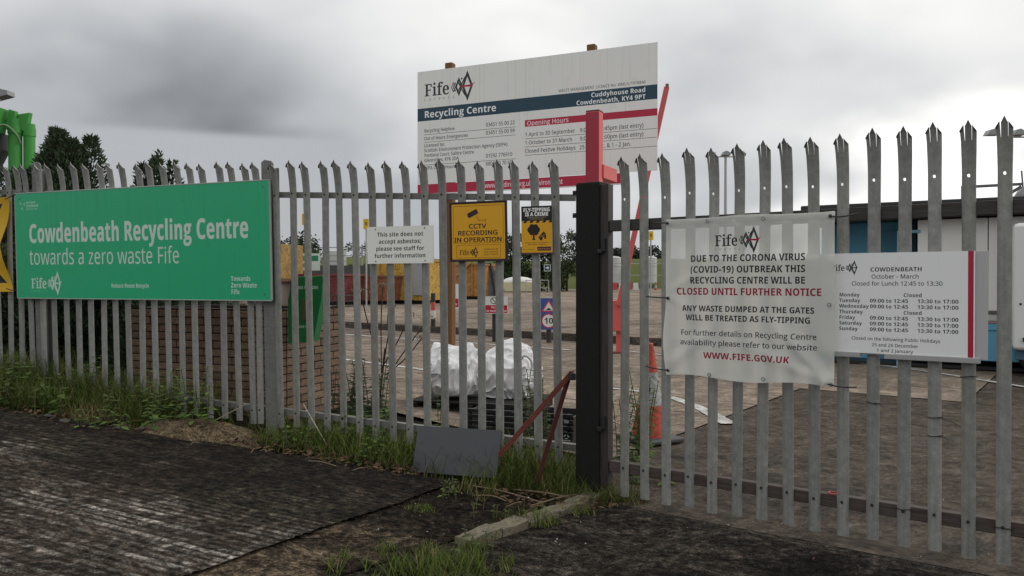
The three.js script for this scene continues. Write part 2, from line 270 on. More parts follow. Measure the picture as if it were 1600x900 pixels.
// the bare sandy mound at the foot of the fence post
{
  const nx = 60, ny = 40, pos = [], col = [], uv = [], idx = [], [cx, cZ] = fp(-0.42, 0.42);
  for (let j = 0; j <= ny; j++) for (let i = 0; i <= nx; i++) { const a = i / nx * 2 - 1, b = 1 - j / ny * 2, x = cx + a * 0.58 * FD.x + b * 0.4 * FN.x, Z = cZ + a * 0.58 * FD.Z + b * 0.4 * FN.Z; const r = Math.hypot(a, b * 1.02) + 0.7 * (fbm(a * 2 + 4, b * 2, 3, 4) - 0.5); const y = 0.095 * Math.pow(1 - sst(0, 1, r), 0.8) * (0.8 + 0.4 * fbm(a * 5, b * 5, 6, 4)) - 0.045 * sst(0.75, 1, r); pos.push(x, H(x, Z) + 0.012 + y, -Z); uv.push(x * 2, Z * 2); const k = 0.55 + 0.8 * fbm(a * 9, b * 9, 8, 4); col.push(0.62 * k, 0.47 * k, 0.29 * k); }
  for (let j = 0; j < ny; j++) for (let i = 0; i < nx; i++) { const p = j * (nx + 1) + i; idx.push(p, p + 1, p + nx + 2, p, p + nx + 2, p + nx + 1); }
  const g = new THREE.BufferGeometry(); g.setAttribute('position', new THREE.Float32BufferAttribute(pos, 3)); g.setAttribute('color', new THREE.Float32BufferAttribute(col, 3)); g.setAttribute('uv', new THREE.Float32BufferAttribute(uv, 2)); g.setIndex(idx); g.computeVertexNormals(); struct(obj('sand_mound', g, groundMat));
}
// ---------- palisade pales ----------
// W-section pale, 3 mm sheet, head split in three points and bent outwards (+z)
function paleGeometry(Ht, w, v, hole) {
  const zAt = p => { const k = [[0, 0.0025], [0.05, 0.0035], [0.14, 0.0055], [0.3, 0.0025], [0.42, -0.003], [0.5, -0.0125]], q = Math.abs(p); for (let i = 1; i < k.length; i++) if (q <= k[i][0] + 1e-6) return mix(k[i - 1][1], k[i][1], (q - k[i - 1][0]) / (k[i][0] - k[i - 1][0])); return -0.0125; };
  const prof = [-0.5, -0.42, -0.31, -0.225, -0.21, -0.1, -0.05, 0, 0.05, 0.1, 0.21, 0.225, 0.31, 0.42, 0.5].map(p => [p, zAt(p)]);
  const base = Ht - 0.105, th = 0.003, parts = [];
  const bend = y => { const t = Math.max(0, y - (Ht - 0.3)); return 0.15 * t * t / 0.3; };
  function strip(ix, ys, xf, yf) {                               // ix: profile columns; ys: rows
    const pos = [], nrm = [], uv = [], idx = [], n = ix.length;
    const P0 = (c, y, back) => { const [px, pz] = prof[c]; return [xf(px * w * (1 + 0.1 * sst(Ht - 0.3, Ht - 0.06, y)), y), yf(px, y), pz + bend(y) - (back ? th : 0)]; };
    for (const back of [0, 1]) for (const y of ys) for (const c of ix) { const p = P0(c, y, back); pos.push(...p); uv.push(prof[c][0] * 0.25 + 0.5 + (v - 0.5) * 0.5, (y / 2.4) + v * 0.13); }
    const o = ys.length * n;
    for (let j = 0; j < ys.length - 1; j++) for (let i = 0; i < n - 1; i++) { const p = j * n + i; idx.push(p, p + 1, p + n + 1, p, p + n + 1, p + n, p + o, p + o + n + 1, p + o + 1, p + o, p + o + n, p + o + n + 1); }
    for (let j = 0; j < ys.length - 1; j++) { const l = j * n, r = j * n + n - 1; idx.push(l, l + n, l + n + o, l, l + n + o, l + o, r, r + n + o, r + n, r, r + o, r + n + o); }
    for (let i = 0; i < n - 1; i++) { const t = (ys.length - 1) * n + i; idx.push(t, t + 1, t + 1 + o, t, t + 1 + o, t + o, i, i + 1 + o, i + 1, i, i + o, i + 1 + o); }
    const g = new THREE.BufferGeometry(); g.setAttribute('position', new THREE.Float32BufferAttribute(pos, 3)); g.setAttribute('uv', new THREE.Float32BufferAttribute(uv, 2)); g.setIndex(idx); return g;
  }
  const all = prof.map((_, i) => i), id = (x) => x;
  const rows = [0, 0.5, 1.0, 1.5, Ht - 0.4, Ht - 0.3, Ht - 0.25, Ht - 0.2, Ht - 0.15, base];
  if (hole) {                                                     // an empty bolt hole near the head: four plates round it
    const hy = hole, r = 0.0085;
    const left = [0, 1, 2, 3, 4, 5], right = [9, 10, 11, 12, 13, 14];
    const lo = rows.filter(y => y < hy - 0.02).concat([hy - r]), hi = [hy + r].concat(rows.filter(y => y > hy + 0.02));
    parts.push(strip(all, lo, id, (p, y) => y), strip(all, hi, id, (p, y) => y), strip(left, [hy - r, hy + r], id, (p, y) => y), strip(right, [hy - r, hy + r], id, (p, y) => y));
    // octagon corners
    for (const sx of [-1, 1]) for (const sy of [-1, 1]) { const x0 = 0.1 * w * sx, s = new THREE.Shape([new THREE.Vector2(x0 * 1.1, hy + r * sy), new THREE.Vector2(x0 * 1.1, hy), new THREE.Vector2(r * sx, hy + 0.0036 * sy), new THREE.Vector2(0.0036 * sx, hy + r * sy)]); const g = new THREE.ExtrudeGeometry(s, { depth: 0.0028, bevelEnabled: false }).translate(0, 0, 0.0005); parts.push(g); }
  } else parts.push(strip(all, rows, id, (p, y) => y));
  const T = y => clamp((y - base) / 0.105), jit = (v - 0.5) * 0.006;
  const cap = f => (p, y) => Math.min(y, Math.max(base + 0.01, f(p)));
  const pr = [base, base + 0.02, base + 0.04, base + 0.05, base + 0.06, base + 0.07, base + 0.08, base + 0.09, base + 0.105];
  parts.push(strip([4, 5, 6, 7, 8, 9, 10], pr, (x, y) => x + jit * T(y), cap(p => Ht - 0.034 * Math.abs(p) / 0.205)));
  parts.push(strip([0, 1, 2, 3], pr, (x, y) => x - (0.0045 + 0.002 * v) * T(y), cap(p => Ht - 0.028 - 0.03 * (-p - 0.235) / 0.265)));
  parts.push(strip([11, 12, 13, 14], pr, (x, y) => x + (0.0008 + 0.002 * v) * T(y), cap(p => Ht - 0.03 - 0.03 * (p - 0.235) / 0.265)));
  const g = merge(parts); return toCreasedNormals(g, 0.5);
}
const fenceVar = [0.1, 0.3, 0.55, 0.75, 0.95].map(v => paleGeometry(2.25, 0.065, v));
const gateVar = [0.15, 0.4, 0.62, 0.9].map(v => paleGeometry(2.305, 0.067, v, 2.018));
const boltG = new THREE.CylinderGeometry(0.0085, 0.0085, 0.006, 8).rotateX(Math.PI / 2);
const postCap = (w, h, d) => { const s = new THREE.Shape([[-w / 2, 0], [w / 2, 0], [w / 2, h - 0.035], [w / 2 - 0.02, h - 0.012], [-w / 2 + 0.03, h], [-w / 2, h - 0.02]].map(p => new THREE.Vector2(...p))); return new THREE.ExtrudeGeometry(s, { depth: d, bevelEnabled: true, bevelSize: 0.002, bevelThickness: 0.002, bevelSegments: 1 }); };
const slope = -0.0465, fTop = s => 2.533 + slope * s, lean = 0.025;
function onFence(o, s, y, z) { // a frame that lies in the plane of the leaning fence
  const zz = z + (y - 2.2) * Math.sin(lean); const [x, Z] = fp(s, zz); o.position.set(x, y, -Z); o.rotation.order = 'YXZ'; o.rotation.set(lean, -0.3628, 0); return o;
}
function fenceBay(s0, s1, first, count, label, post, extra = []) {
  const f = thing('fence_panel', label, 'fence', 'palisade fence panels'); onFence(f, 0, 0, 0);
  const rail = (yo) => { const L = s1 - s0, a = new THREE.Vector3(s0, fTop(s0) + yo, -0.028), b = new THREE.Vector3(s1, fTop(s1) + yo, -0.028); return merge([bar(a, b, 0.05, 0.006), bar(a.clone().add(new THREE.Vector3(0, 0.022, -0.024)), b.clone().add(new THREE.Vector3(0, 0.022, -0.024)), 0.006, 0.048)]); };
  obj('rail', rail(-0.275), M.galvRail, f); obj('rail', rail(-2.13), M.galvRail, f);
  const ss = []; for (let i = 0; i < count; i++) ss.push(first + i * 0.155); ss.push(...extra);
  for (const s of ss) {
    const p = obj('pale', fenceVar[Math.floor(rnd() * 5)], M.galvPale[Math.floor(rnd() * 4)], f); p.position.set(s + R(-0.004, 0.004), fTop(s) - 2.25 + R(-0.012, 0.012), 0.012); p.rotation.z = R(-0.009, 0.009); p.rotation.x = R(-0.009, 0.009); p.rotation.y = R(-0.06, 0.06);
    for (const yo of [1.975, 0.12]) { const b = obj('bolt', boltG, M.bolt, p); b.position.set(0, yo, 0.006); }
  }
  if (post !== null) { // rolled steel post behind the rails: web and two flanges
    const yb = fTop(post) - 2.4, g = merge([postCap(0.118, 2.42, 0.008).translate(0, 0, -0.062), bx(0.007, 2.36, 0.08, 0, 1.18, -0.105), bx(0.1, 2.36, 0.008, 0, 1.18, -0.149)]);
    const m = obj('post', g, M.galvRail, f); m.position.set(post, yb, 0.05);
  }
  return f;
}
fenceBay(-5.75, -2.9, -5.7, 18, 'galvanised palisade fence panel at far left behind the yellow banner edge', -2.815, [-2.915]);
fenceBay(-2.87, -0.16, -2.80 + 0.035, 17, 'galvanised palisade fence panel behind the long green recycling sign', -0.1, [-0.215]);
fenceBay(-0.12, 2.62, 0, 17, 'galvanised palisade fence panel carrying the small white and yellow signs', null);

// ---------- gate post and gate ----------
{
  const t = thing('gate_post', 'thick black square steel gate post between the fence and the gate', 'post');
  const [x, Z] = [0.575, 5.665]; t.position.set(x, 0, -Z); t.rotation.y = -0.62;
  obj('shaft', bx(0.19, 2.32, 0.17, 0, 1.05, 0, 0.008), M.blackPaint, t);
  obj('end_cap', bx(0.18, 0.006, 0.16, 0, 2.213, 0), M.blackRail, t);
  for (const y of [2.15, 1.99, 1.83, 1.68]) { const b = obj('bracket', merge([bx(0.05, 0.035, 0.006, -0.115, y, 0.05), bx(0.014, 0.014, 0.02, -0.125, y, 0.056)]), M.bolt, t); }
  obj('hinge_pin', merge([bx(0.03, 0.03, 0.1, 0.108, 1.73, 0.06), cyl(0.014, 0.014, 0.09, 0.125, 1.73, 0.08)]), M.black, t);
  obj('hinge_pin', merge([bx(0.03, 0.03, 0.1, 0.108, 0.5, 0.06), cyl(0.014, 0.014, 0.09, 0.125, 0.5, 0.08)]), M.black, t);
}
const GO = { x: 0.755, Z: 5.43 }, gYaw = -0.6387;
const gp = (s, o = 0) => [GO.x + U.x * s - 0.596 * o, GO.Z + U.Z * s - 0.8029 * o];
function onGate(o, s, y, z) { const [x, Z] = gp(s, z); o.position.set(x, y, -Z); o.rotation.order = 'YXZ'; o.rotation.set(0, gYaw, 0); return o; }
{
  const g = thing('palisade_gate', 'galvanised palisade gate leaf on rusty black rails, standing closed', 'gate'); onGate(g, 0, 0, 0);
  obj('stile', bx(0.07, 2.1, 0.07, -0.16, 1.145, -0.05), M.blackRail, g);
  obj('stile', bx(0.07, 2.1, 0.07, 3.02, 1.145, -0.05), M.blackRail, g);
  obj('rail', bx(3.1, 0.075, 0.06, 1.43, 1.905, -0.05), M.blackRail, g);
  obj('rail', bx(3.1, 0.075, 0.06, 1.43, 0.245, -0.05, 0.006), M.gateRail, g);
  { const w = obj('wheel_washer', new THREE.TorusGeometry(0.028, 0.006, 6, 20).rotateX(Math.PI / 2).translate(1.36, 0.285, -0.05), mat(0.3, 0.06, 0.05, 0.7), g); }
  for (let i = 0; i < 19; i++) {
    const s = i * 0.158, p = obj('pale', gateVar[Math.floor(rnd() * 4)], M.galvPale[Math.floor(rnd() * 4)], g); p.position.set(s + R(-0.003, 0.003), 0.062 + R(-0.008, 0.008), 0.0); p.rotation.z = R(-0.007, 0.007); p.rotation.x = R(-0.006, 0.004); p.rotation.y = R(-0.06, 0.06);
    const b = obj('bolt', boltG, M.bolt, p); b.position.set(0, 0.195, 0.006);
  }
}
// loose cable ties left on the gate pales
{
  const spots = [[4, 0.72, 0, 'left on the pale below the banner middle'], [10, 0.84, 0.1, 'on the pale right of the banner, near its lower corner'], [12, 0.79, 0.5, 'with a long upturned tail, upper of two on one pale'], [12, 0.69, 0.14, 'lower of two on one pale under the timetable sign'], [13, 1.02, 0, 'just under the timetable sign'], [11, 0.27, -0.05, 'low at the bottom rail beside a bolt'], [14, 0.25, -0.05, 'low on the rightmost pale in view']];
  const path = [[-0.041, -0.012], [-0.02, 0.009], [0, 0.012], [0.02, 0.009], [0.041, -0.012], [0.03, -0.02], [-0.03, -0.02]];
  const m = mat(0.012, 0.012, 0.012, 0.45);
  for (const [i, y, tail, d] of spots) {
    if (i === 4) continue;
    const pts = path.map(([x, z]) => new THREE.Vector3(x, 0.004 * Math.sin(x * 60 + i), z)); const c = new THREE.CatmullRomCurve3(pts, true);
    const gs = [new THREE.TubeGeometry(c, 40, 0.0026, 5, true)]; if (tail > 0) gs.push(tube([new THREE.Vector3(0.02, 0, 0.01), new THREE.Vector3(0.06, -0.006, 0.02), new THREE.Vector3(0.05 + tail * 0.12, -0.03 * tail - 0.01, 0.03)], 0.0024, 12, 5));
    gs.push(bx(0.008, 0.008, 0.006, 0.018, 0, 0.012));
    onGate(tag(obj('cable_tie', gs, m), `thin black cable tie ${d}`, 'cable tie', 'cable ties on the gate'), i * 0.158, y, 0);
  }
}
// ---------- lettering ----------
function canvas(w, h, draw) {
  const c = document.createElement('canvas'); c.width = w; c.height = h; const x = c.getContext('2d'); draw(x, w, h);
  const t = new THREE.CanvasTexture(c); t.colorSpace = THREE.SRGBColorSpace; t.anisotropy = 8; return t;
}
function txt(x, s, px, py, size, color, o = {}) { // o.w: fit to this width
  x.save(); x.font = `${o.italic ? 'italic ' : ''}${o.bold ? 'bold ' : ''}${size}px ${o.font || 'sans-serif'}`; x.fillStyle = color; x.textBaseline = 'alphabetic'; const m = x.measureText(s).width; let k = o.w ? o.w / m : (o.k || 1); const al = o.align || 'left';
  x.translate(px - (al === 'center' ? m * k / 2 : al === 'right' ? m * k : 0), py); x.scale(k, 1); x.textAlign = 'left'; x.fillText(s, 0, 0);
  if (o.stroke) { x.lineWidth = o.stroke; x.strokeStyle = color; x.lineJoin = 'round'; x.strokeText(s, 0, 0); } x.restore();
}
function crest(x, px, py, s, col, red) { // word, row of growing diamonds with an arrow; s = cap height
  txt(x, 'Fife', px, py, s * 1.38, col, { font: 'serif', bold: true, w: s * 2.15 });
  const dia = (cx, w, h, lw) => { x.lineWidth = lw; x.strokeStyle = col; x.lineJoin = 'miter'; x.beginPath(); x.moveTo(cx, py - s * 0.5 - h); x.lineTo(cx + w, py - s * 0.5); x.lineTo(cx, py - s * 0.5 + h); x.lineTo(cx - w, py - s * 0.5); x.closePath(); x.stroke(); };
  const b = px + s * 2.25;
  dia(b + s * 0.22, s * 0.15, s * 0.36, s * 0.06); dia(b + s * 0.36, s * 0.15, s * 0.34, s * 0.06); dia(b + s * 0.68, s * 0.24, s * 0.6, s * 0.13); dia(b + s * 1.38, s * 0.36, s * 0.98, s * 0.17);
  x.lineWidth = s * 0.09; x.beginPath(); x.moveTo(b + s * 0.55, py - s * 1.0); x.lineTo(b + s * 1.2, py + s * 0.25); x.moveTo(b + s * 0.55, py); x.lineTo(b + s * 1.2, py - s * 1.25); x.stroke();
  x.fillStyle = col; x.beginPath(); x.arc(b + s * 0.92, py - s * 1.12, s * 0.07, 0, 7); x.fill();
  x.fillStyle = red || col; x.beginPath(); x.moveTo(b + s * 0.75, py - s * 0.56); x.lineTo(b + s * 1.62, py - s * 0.58); x.lineTo(b + s * 2.0, py - s * 0.72); x.lineTo(b + s * 1.72, py - s * 0.4); x.lineTo(b + s * 0.75, py - s * 0.46); x.closePath(); x.fill();
}
const council = (x, px, py, s, col) => { [...'COUNCIL'].forEach((c, i) => txt(x, c, px + i * s * 1.75, py, s, col, { font: 'serif', italic: true })); };
function blotch(x, w, h, n, a, cols, sd) { seed = sd; for (let i = 0; i < n; i++) { x.globalAlpha = R(0.2, 1) * a; x.fillStyle = cols[i % cols.length]; x.beginPath(); x.ellipse(R(0, w), R(0, h), R(0.002, 0.02) * w, R(0.004, 0.05) * h, R(0, 3), 0, 7); x.fill(); } x.globalAlpha = 1; }
function runs(x, w, h, n, a, col, sd) { seed = sd; x.fillStyle = col; for (let i = 0; i < n; i++) { x.globalAlpha = R(0.2, 1) * a; const px = R(0, w), l = R(0.05, 0.5) * h, y = rnd() < 0.5 ? 0 : R(0, h); x.fillRect(px, y, R(0.001, 0.006) * w, l); } x.globalAlpha = 1; }
function mesh4(w, h, d, front, edge, parent, name = 'board') { // board whose front face carries the print
  const g = new THREE.BoxGeometry(w, h, d); return Object.assign(obj(name, g, [edge, edge, edge, edge, front, edge], parent), {});
}
const screwG = new THREE.SphereGeometry(0.006, 8, 5).scale(1, 1, 0.5);

// long green sign
{
  const t = thing('green_sign', 'long green recycling centre sign with white lettering fixed to the fence', 'sign'); onFence(t, -1.533, 1.867, 0.055);
  const W = 2.99, Hh = 1.01;
  const tex = canvas(2048, 692, (x, w, h) => {
    x.fillStyle = '#10a874'; x.fillRect(0, 0, w, h); blotch(x, w, h, 260, 0.05, ['#0a6b48', '#1f9c70', '#0b7550'], 5); runs(x, w, h, 110, 0.09, '#0b5f42', 6); runs(x, w, h, 40, 0.06, '#9cc7b2', 7);
    const c = '#c6d6cb'; x.save(); x.translate(0, 0);
    txt(x, 'Cowdenbeath Recycling Centre', 118, 326, 168, c, { bold: true, w: 1785, stroke: 3 });
    txt(x, 'towards a zero waste Fife', 118, 472, 140, c, { w: 1268 });
    crest(x, 128, 628, 66, c); council(x, 128, 652, 13, c);
    txt(x, 'Reduce Reuse Recycle', 830, 622, 36, c, { bold: true, w: 310 });
    txt(x, 'Towards', 1766, 580, 40, c, { bold: true, w: 142 }); txt(x, 'Zero Waste', 1766, 619, 40, c, { bold: true, w: 188 }); txt(x, 'Fife', 1766, 658, 40, c, { bold: true, w: 62 });
    x.strokeStyle = c; x.lineWidth = 4; x.globalAlpha = 0.9; for (let k = 0; k < 3; k++) { const a = k * 2.094 - 0.6; x.beginPath(); x.moveTo(66 + 8 * Math.cos(a), 78 + 9 * Math.sin(a)); x.lineTo(66 + 26 * Math.cos(a), 78 + 28 * Math.sin(a)); x.lineTo(66 + 22 * Math.cos(a + 0.7), 78 + 24 * Math.sin(a + 0.7)); x.stroke(); }
    txt(x, 'zero waste', 102, 66, 22, c, { w: 84, bold: true }); txt(x, 'scotland', 102, 90, 26, c, { w: 110, bold: true }); txt(x, 'plan for less', 102, 108, 16, c, { w: 104 }); x.globalAlpha = 1; x.restore();
  });
  const front = new THREE.MeshPhysicalMaterial({ map: tex, roughness: 0.42, clearcoat: 0.2, clearcoatRoughness: 0.35 });
  mesh4(W, Hh, 0.014, front, mat(0.4, 0.42, 0.4, 0.5), t);
  obj('frame_edge', [bx(W + 0.012, 0.012, 0.026, 0, Hh / 2 + 0.004, -0.004), bx(W + 0.012, 0.012, 0.026, 0, -Hh / 2 - 0.004, -0.004), bx(0.012, Hh, 0.026, W / 2 + 0.004, 0, -0.004), bx(0.012, Hh, 0.026, -W / 2 - 0.004, 0, -0.004)], mat(0.28, 0.34, 0.3, 0.5), t);
  for (const y of [-0.3, 0.3]) obj('mounting_channel', bx(W - 0.1, 0.04, 0.024, 0, y, -0.02), M.alu, t);
  for (const [a, b] of [[-1, 1], [1, 1], [-1, -1], [1, -1]]) obj('screw', screwG, M.bolt, t).position.set(a * (W / 2 - 0.06), b * (Hh / 2 - 0.05), 0.008);
}
// yellow banner whose end shows at the left edge
{
  const g = new THREE.PlaneGeometry(1.5, 0.93, 50, 30); const p = g.attributes.position;
  for (let i = 0; i < p.count; i++) { const x = p.getX(i), y = p.getY(i); const e = sst(0.4, 0.75, x); p.setXYZ(i, x - 0.12 * e * (1 - Math.abs(y) / 0.465), y, 0.02 * Math.sin(y * 9 + x * 3) * (0.3 + e) + 0.02 * (fbm(x * 4, y * 4, 3, 3) - 0.5)); }
  g.computeVertexNormals();
  const tex = canvas(512, 320, (x, w, h) => { x.fillStyle = '#c9a013'; x.fillRect(0, 0, w, h); x.fillStyle = '#0c0d0c'; x.beginPath(); x.moveTo(40, 22); x.lineTo(w - 36, 22); x.lineTo(w - 78, 90); x.lineTo(w - 78, 235); x.lineTo(w - 22, 290); x.lineTo(40, 296); x.fill(); });
  const t = thing('yellow_banner', 'yellow bordered black banner tied to the fence at the left edge', 'banner'); onFence(t, -3.86, 1.885, 0.06);
  obj('cloth', g, new THREE.MeshStandardMaterial({ map: tex, roughness: 0.6 }), t);
  obj('cable_tie', [tube([new THREE.Vector3(0.7, -0.43, 0.02), new THREE.Vector3(0.78, -0.45, 0.012), new THREE.Vector3(0.86, -0.44, -0.01)], 0.005, 10, 5)], M.black, t);
  obj('cable_tie', [tube([new THREE.Vector3(0.72, 0.44, 0.02), new THREE.Vector3(0.8, 0.47, 0.012), new THREE.Vector3(0.87, 0.5, -0.01)], 0.005, 10, 5)], M.black, t);
}
// asbestos notice
{
  const t = thing('asbestos_notice', 'small white notice about asbestos in black lettering on the fence', 'sign'); onFence(t, 1.195, 1.811, 0.045); t.rotation.z = 0.004;
  const tex = canvas(1024, 512, (x, w, h) => { x.fillStyle = '#ecede7'; x.fillRect(0, 0, w, h); blotch(x, w, h, 90, 0.06, ['#b5b3a6', '#f3f3ee', '#a8a898'], 9); runs(x, w, h, 30, 0.06, '#9a9a8c', 10); ['This site does not', 'accept asbestos;', 'please see staff for', 'further information'].forEach((s, i) => txt(x, s, 516 - i * 3, 138 + i * 98, 80, '#141414', { bold: true, align: 'center', w: [716, 660, 748, 792][i] })); });
  mesh4(0.592, 0.294, 0.004, new THREE.MeshStandardMaterial({ map: tex, roughness: 0.4 }), M.alu, t);
  for (const [a, b] of [[-0.22, 0.128], [0.22, 0.128], [-0.22, -0.128], [0.22, -0.128]]) obj('screw', screwG, M.bolt, t).position.set(a, b, 0.003);
}
// camera warning
{
  const t = thing('camera_warning_sign', 'square yellow CCTV warning sign with black border on the fence', 'sign'); onFence(t, 1.871, 1.902, 0.05); t.rotation.z = 0.006;
  const tex = canvas(1024, 1000, (x, w, h) => {
    x.fillStyle = '#0f0b0c'; x.fillRect(0, 0, w, h); x.fillStyle = '#dda311'; x.beginPath(); x.roundRect(28, 28, w - 56, h - 56, 14); x.fill(); blotch(x, w, h, 80, 0.06, ['#c08a10', '#e8b530'], 12);
    const c = '#2a1410'; x.strokeStyle = c; x.lineWidth = 5; x.beginPath(); x.roundRect(58, 64, w - 116, 634, 10); x.stroke(); x.beginPath(); x.roundRect(112, 732, w - 224, 218, 20); x.stroke();
    x.fillStyle = c; x.save(); x.translate(430, 192); x.rotate(-0.42); x.fillRect(-106, -46, 190, 86); x.fillRect(-118, -18, 20, 40); x.restore();
    x.lineWidth = 7; x.beginPath(); x.moveTo(482, 230); x.lineTo(530, 312); x.lineTo(648, 316); x.moveTo(646, 285); x.lineTo(646, 350); x.stroke(); x.beginPath(); x.arc(530, 312, 9, 0, 7); x.fill();
    txt(x, 'CCTV', 500, 448, 104, c, { align: 'center', w: 322, stroke: 6 }); txt(x, 'RECORDING', 502, 562, 104, c, { align: 'center', w: 736, stroke: 6 }); txt(x, 'IN OPERATION', 506, 678, 104, c, { align: 'center', w: 872, stroke: 6 });
    crest(x, 160, 898, 84, c, c); ['OPERATED BY', 'FIFE COUNCIL', '03451 550022'].forEach((s, i) => txt(x, s, 610, 822 + i * 44, 38, '#7a5312', { bold: true, w: 260 }));
  });
  mesh4(0.464, 0.446, 0.005, new THREE.MeshStandardMaterial({ map: tex, roughness: 0.38 }), M.black, t);
  obj('border_trim', [bx(0.476, 0.014, 0.014, 0, 0.222, 0), bx(0.476, 0.014, 0.014, 0, -0.222, 0), bx(0.014, 0.45, 0.0135, 0.2315, 0, 0), bx(0.014, 0.45, 0.0135, -0.2315, 0, 0)], mat(0.025, 0.012, 0.014, 0.5), t);
}
// fly-tipping poster board
{
  const t = thing('fly_tipping_sign', 'narrow black and yellow fly-tipping crime sign on the fence', 'sign'); onFence(t, 2.342, 1.907, 0.05); t.rotation.z = 0.003;
  const tex = canvas(700, 1000, (x, w, h) => {
    x.fillStyle = '#dfa415'; x.fillRect(0, 0, w, h); x.fillStyle = '#0d0d0e'; x.fillRect(0, 0, w, 318); for (let i = 0; i < 5; i++) { x.beginPath(); const q = 40 + i * 145; x.moveTo(q + 30, 316); x.lineTo(q + 100, 316); x.lineTo(q + 68, 362); x.lineTo(q - 2, 362); x.fill(); }
    txt(x, 'FLY-TIPPING', w / 2, 118, 108, '#e9e9e4', { bold: true, align: 'center', w: 610, stroke: 7 }); txt(x, 'IS A CRIME', w / 2, 212, 108, '#e9e9e4', { bold: true, align: 'center', w: 530, stroke: 7 });
    txt(x, 'Illegal dumping of waste', w / 2, 254, 34, '#c9b98a', { align: 'center', w: 440 }); txt(x, 'costs YOU money', w / 2, 292, 34, '#c9b98a', { align: 'center', w: 320 });
    const c = '#1c0c0a'; x.fillStyle = c; for (const [a, b, r] of [[280, 480, 80], [205, 510, 70], [350, 512, 74], [240, 560, 66], [330, 568, 62], [240, 440, 54], [330, 440, 50]]) { x.beginPath(); x.arc(a, b, r, 0, 7); x.fill(); }
    x.fillStyle = '#5a1212'; x.fillRect(258, 590, 46, 138); x.fillStyle = c; x.beginPath(); x.moveTo(270, 610); x.lineTo(200, 570); x.lineTo(230, 560); x.fill(); x.beginPath(); x.moveTo(240, 730); x.lineTo(322, 730); x.lineTo(300, 690); x.lineTo(260, 690); x.fill();
    x.save(); x.translate(472, 640); x.rotate(-0.8); x.fillRect(-90, -38, 180, 78); x.fillStyle = '#dfa415'; x.fillRect(-50, -14, 60, 10); x.fillRect(-20, 12, 80, 8); x.fillStyle = c; x.fillRect(-98, 20, 60, 40); x.beginPath(); x.arc(40, 52, 26, 0, 7); x.fill(); x.restore(); x.fillRect(520, 640, 40, 70);
    txt(x, 'Help us tackle this problem', w / 2, 800, 36, '#6d470e', { align: 'center', w: 540, bold: true }); txt(x, 'Fife Waste Helpline', w / 2, 840, 36, '#6d470e', { align: 'center', w: 400, bold: true });
    x.fillStyle = '#3c1210'; x.fillRect(360, 878, 310, 84); txt(x, '03451 55 00 22', 515, 936, 44, '#d79a6a', { align: 'center', w: 280, bold: true }); txt(x, 'FIFE COUNCIL', 40, 948, 30, '#7a5312', { bold: true, w: 250 });
  });
  mesh4(0.24, 0.343, 0.005, new THREE.MeshStandardMaterial({ map: tex, roughness: 0.38 }), M.alu, t);
  obj('bottom_batten', bx(0.24, 0.014, 0.012, 0, -0.178, -0.002), mat(0.09, 0.05, 0.04, 0.7), t);
}
// opening times board on the gate
{
  const t = thing('timetable_sign', 'white opening times board with red right stripe fixed on the gate', 'sign'); onGate(t, 1.655, 1.4, 0.022);
  const W = 0.86, Hh = 0.56;
  const tex = canvas(1536, 1000, (x, w, h) => {
    x.fillStyle = '#e6e7e7'; x.fillRect(0, 0, w, h); blotch(x, w, h, 120, 0.05, ['#b9bab8', '#eeeeec', '#a9a9a6'], 15); runs(x, w, h, 40, 0.05, '#8e8e88', 16); x.fillStyle = '#a81436'; x.fillRect(w - 58, 0, 46, h);
    const c = '#222'; crest(x, 250, 178, 62, c); council(x, 250, 202, 15, c);
    txt(x, 'COWDENBEATH', 858, 186, 58, c, { bold: true, align: 'center', w: 470 }); txt(x, 'October - March', 850, 256, 56, c, { align: 'center', w: 430, stroke: 1 }); txt(x, 'Closed for Lunch 12:45 to 13:30', 858, 325, 56, c, { align: 'center', w: 820, stroke: 1 });
    const rows = ['Monday', 'Tuesday', 'Wednesday', 'Thursday', 'Friday', 'Saturday', 'Sunday'];
    rows.forEach((r, i) => { const y = 436 + i * 57; txt(x, r, 330, y, 50, c, { bold: true, k: 1.02 }); if (i === 0 || i === 3) txt(x, 'Closed', 1010, y, 50, c, { bold: true, align: 'center', w: 165 }); else { txt(x, '09:00 to 12:45', 622, y, 50, c, { bold: true, w: 350 }); txt(x, '13:30 to 17:00', 1050, y, 50, c, { bold: true, w: 352 }); } });
    txt(x, 'Closed on the following Public Holidays', 850, 870, 44, c, { align: 'center', w: 800, stroke: 1 }); txt(x, '25 and 26 December', 850, 928, 44, c, { align: 'center', w: 420, stroke: 1 }); txt(x, '1 and 2 January', 850, 982, 44, c, { align: 'center', w: 330, stroke: 1 });
  });
  mesh4(W, Hh, 0.004, new THREE.MeshStandardMaterial({ map: tex, roughness: 0.42 }), M.alu, t).position.z = 0.012;
  const gl = mat(0.42, 0.42, 0.42, 0.5);
  obj('backing_panel', bx(W + 0.055, Hh + 0.008, 0.016, 0.0295, -0.004, 0, 0.003), gl, t);
  obj('bottom_rail', [bx(0.3, 0.03, 0.034, -0.28, -Hh / 2 - 0.012, 0.008), bx(0.46, 0.03, 0.034, 0.225, -Hh / 2 - 0.012, 0.008)], mat(0.35, 0.35, 0.35, 0.5), t);
}
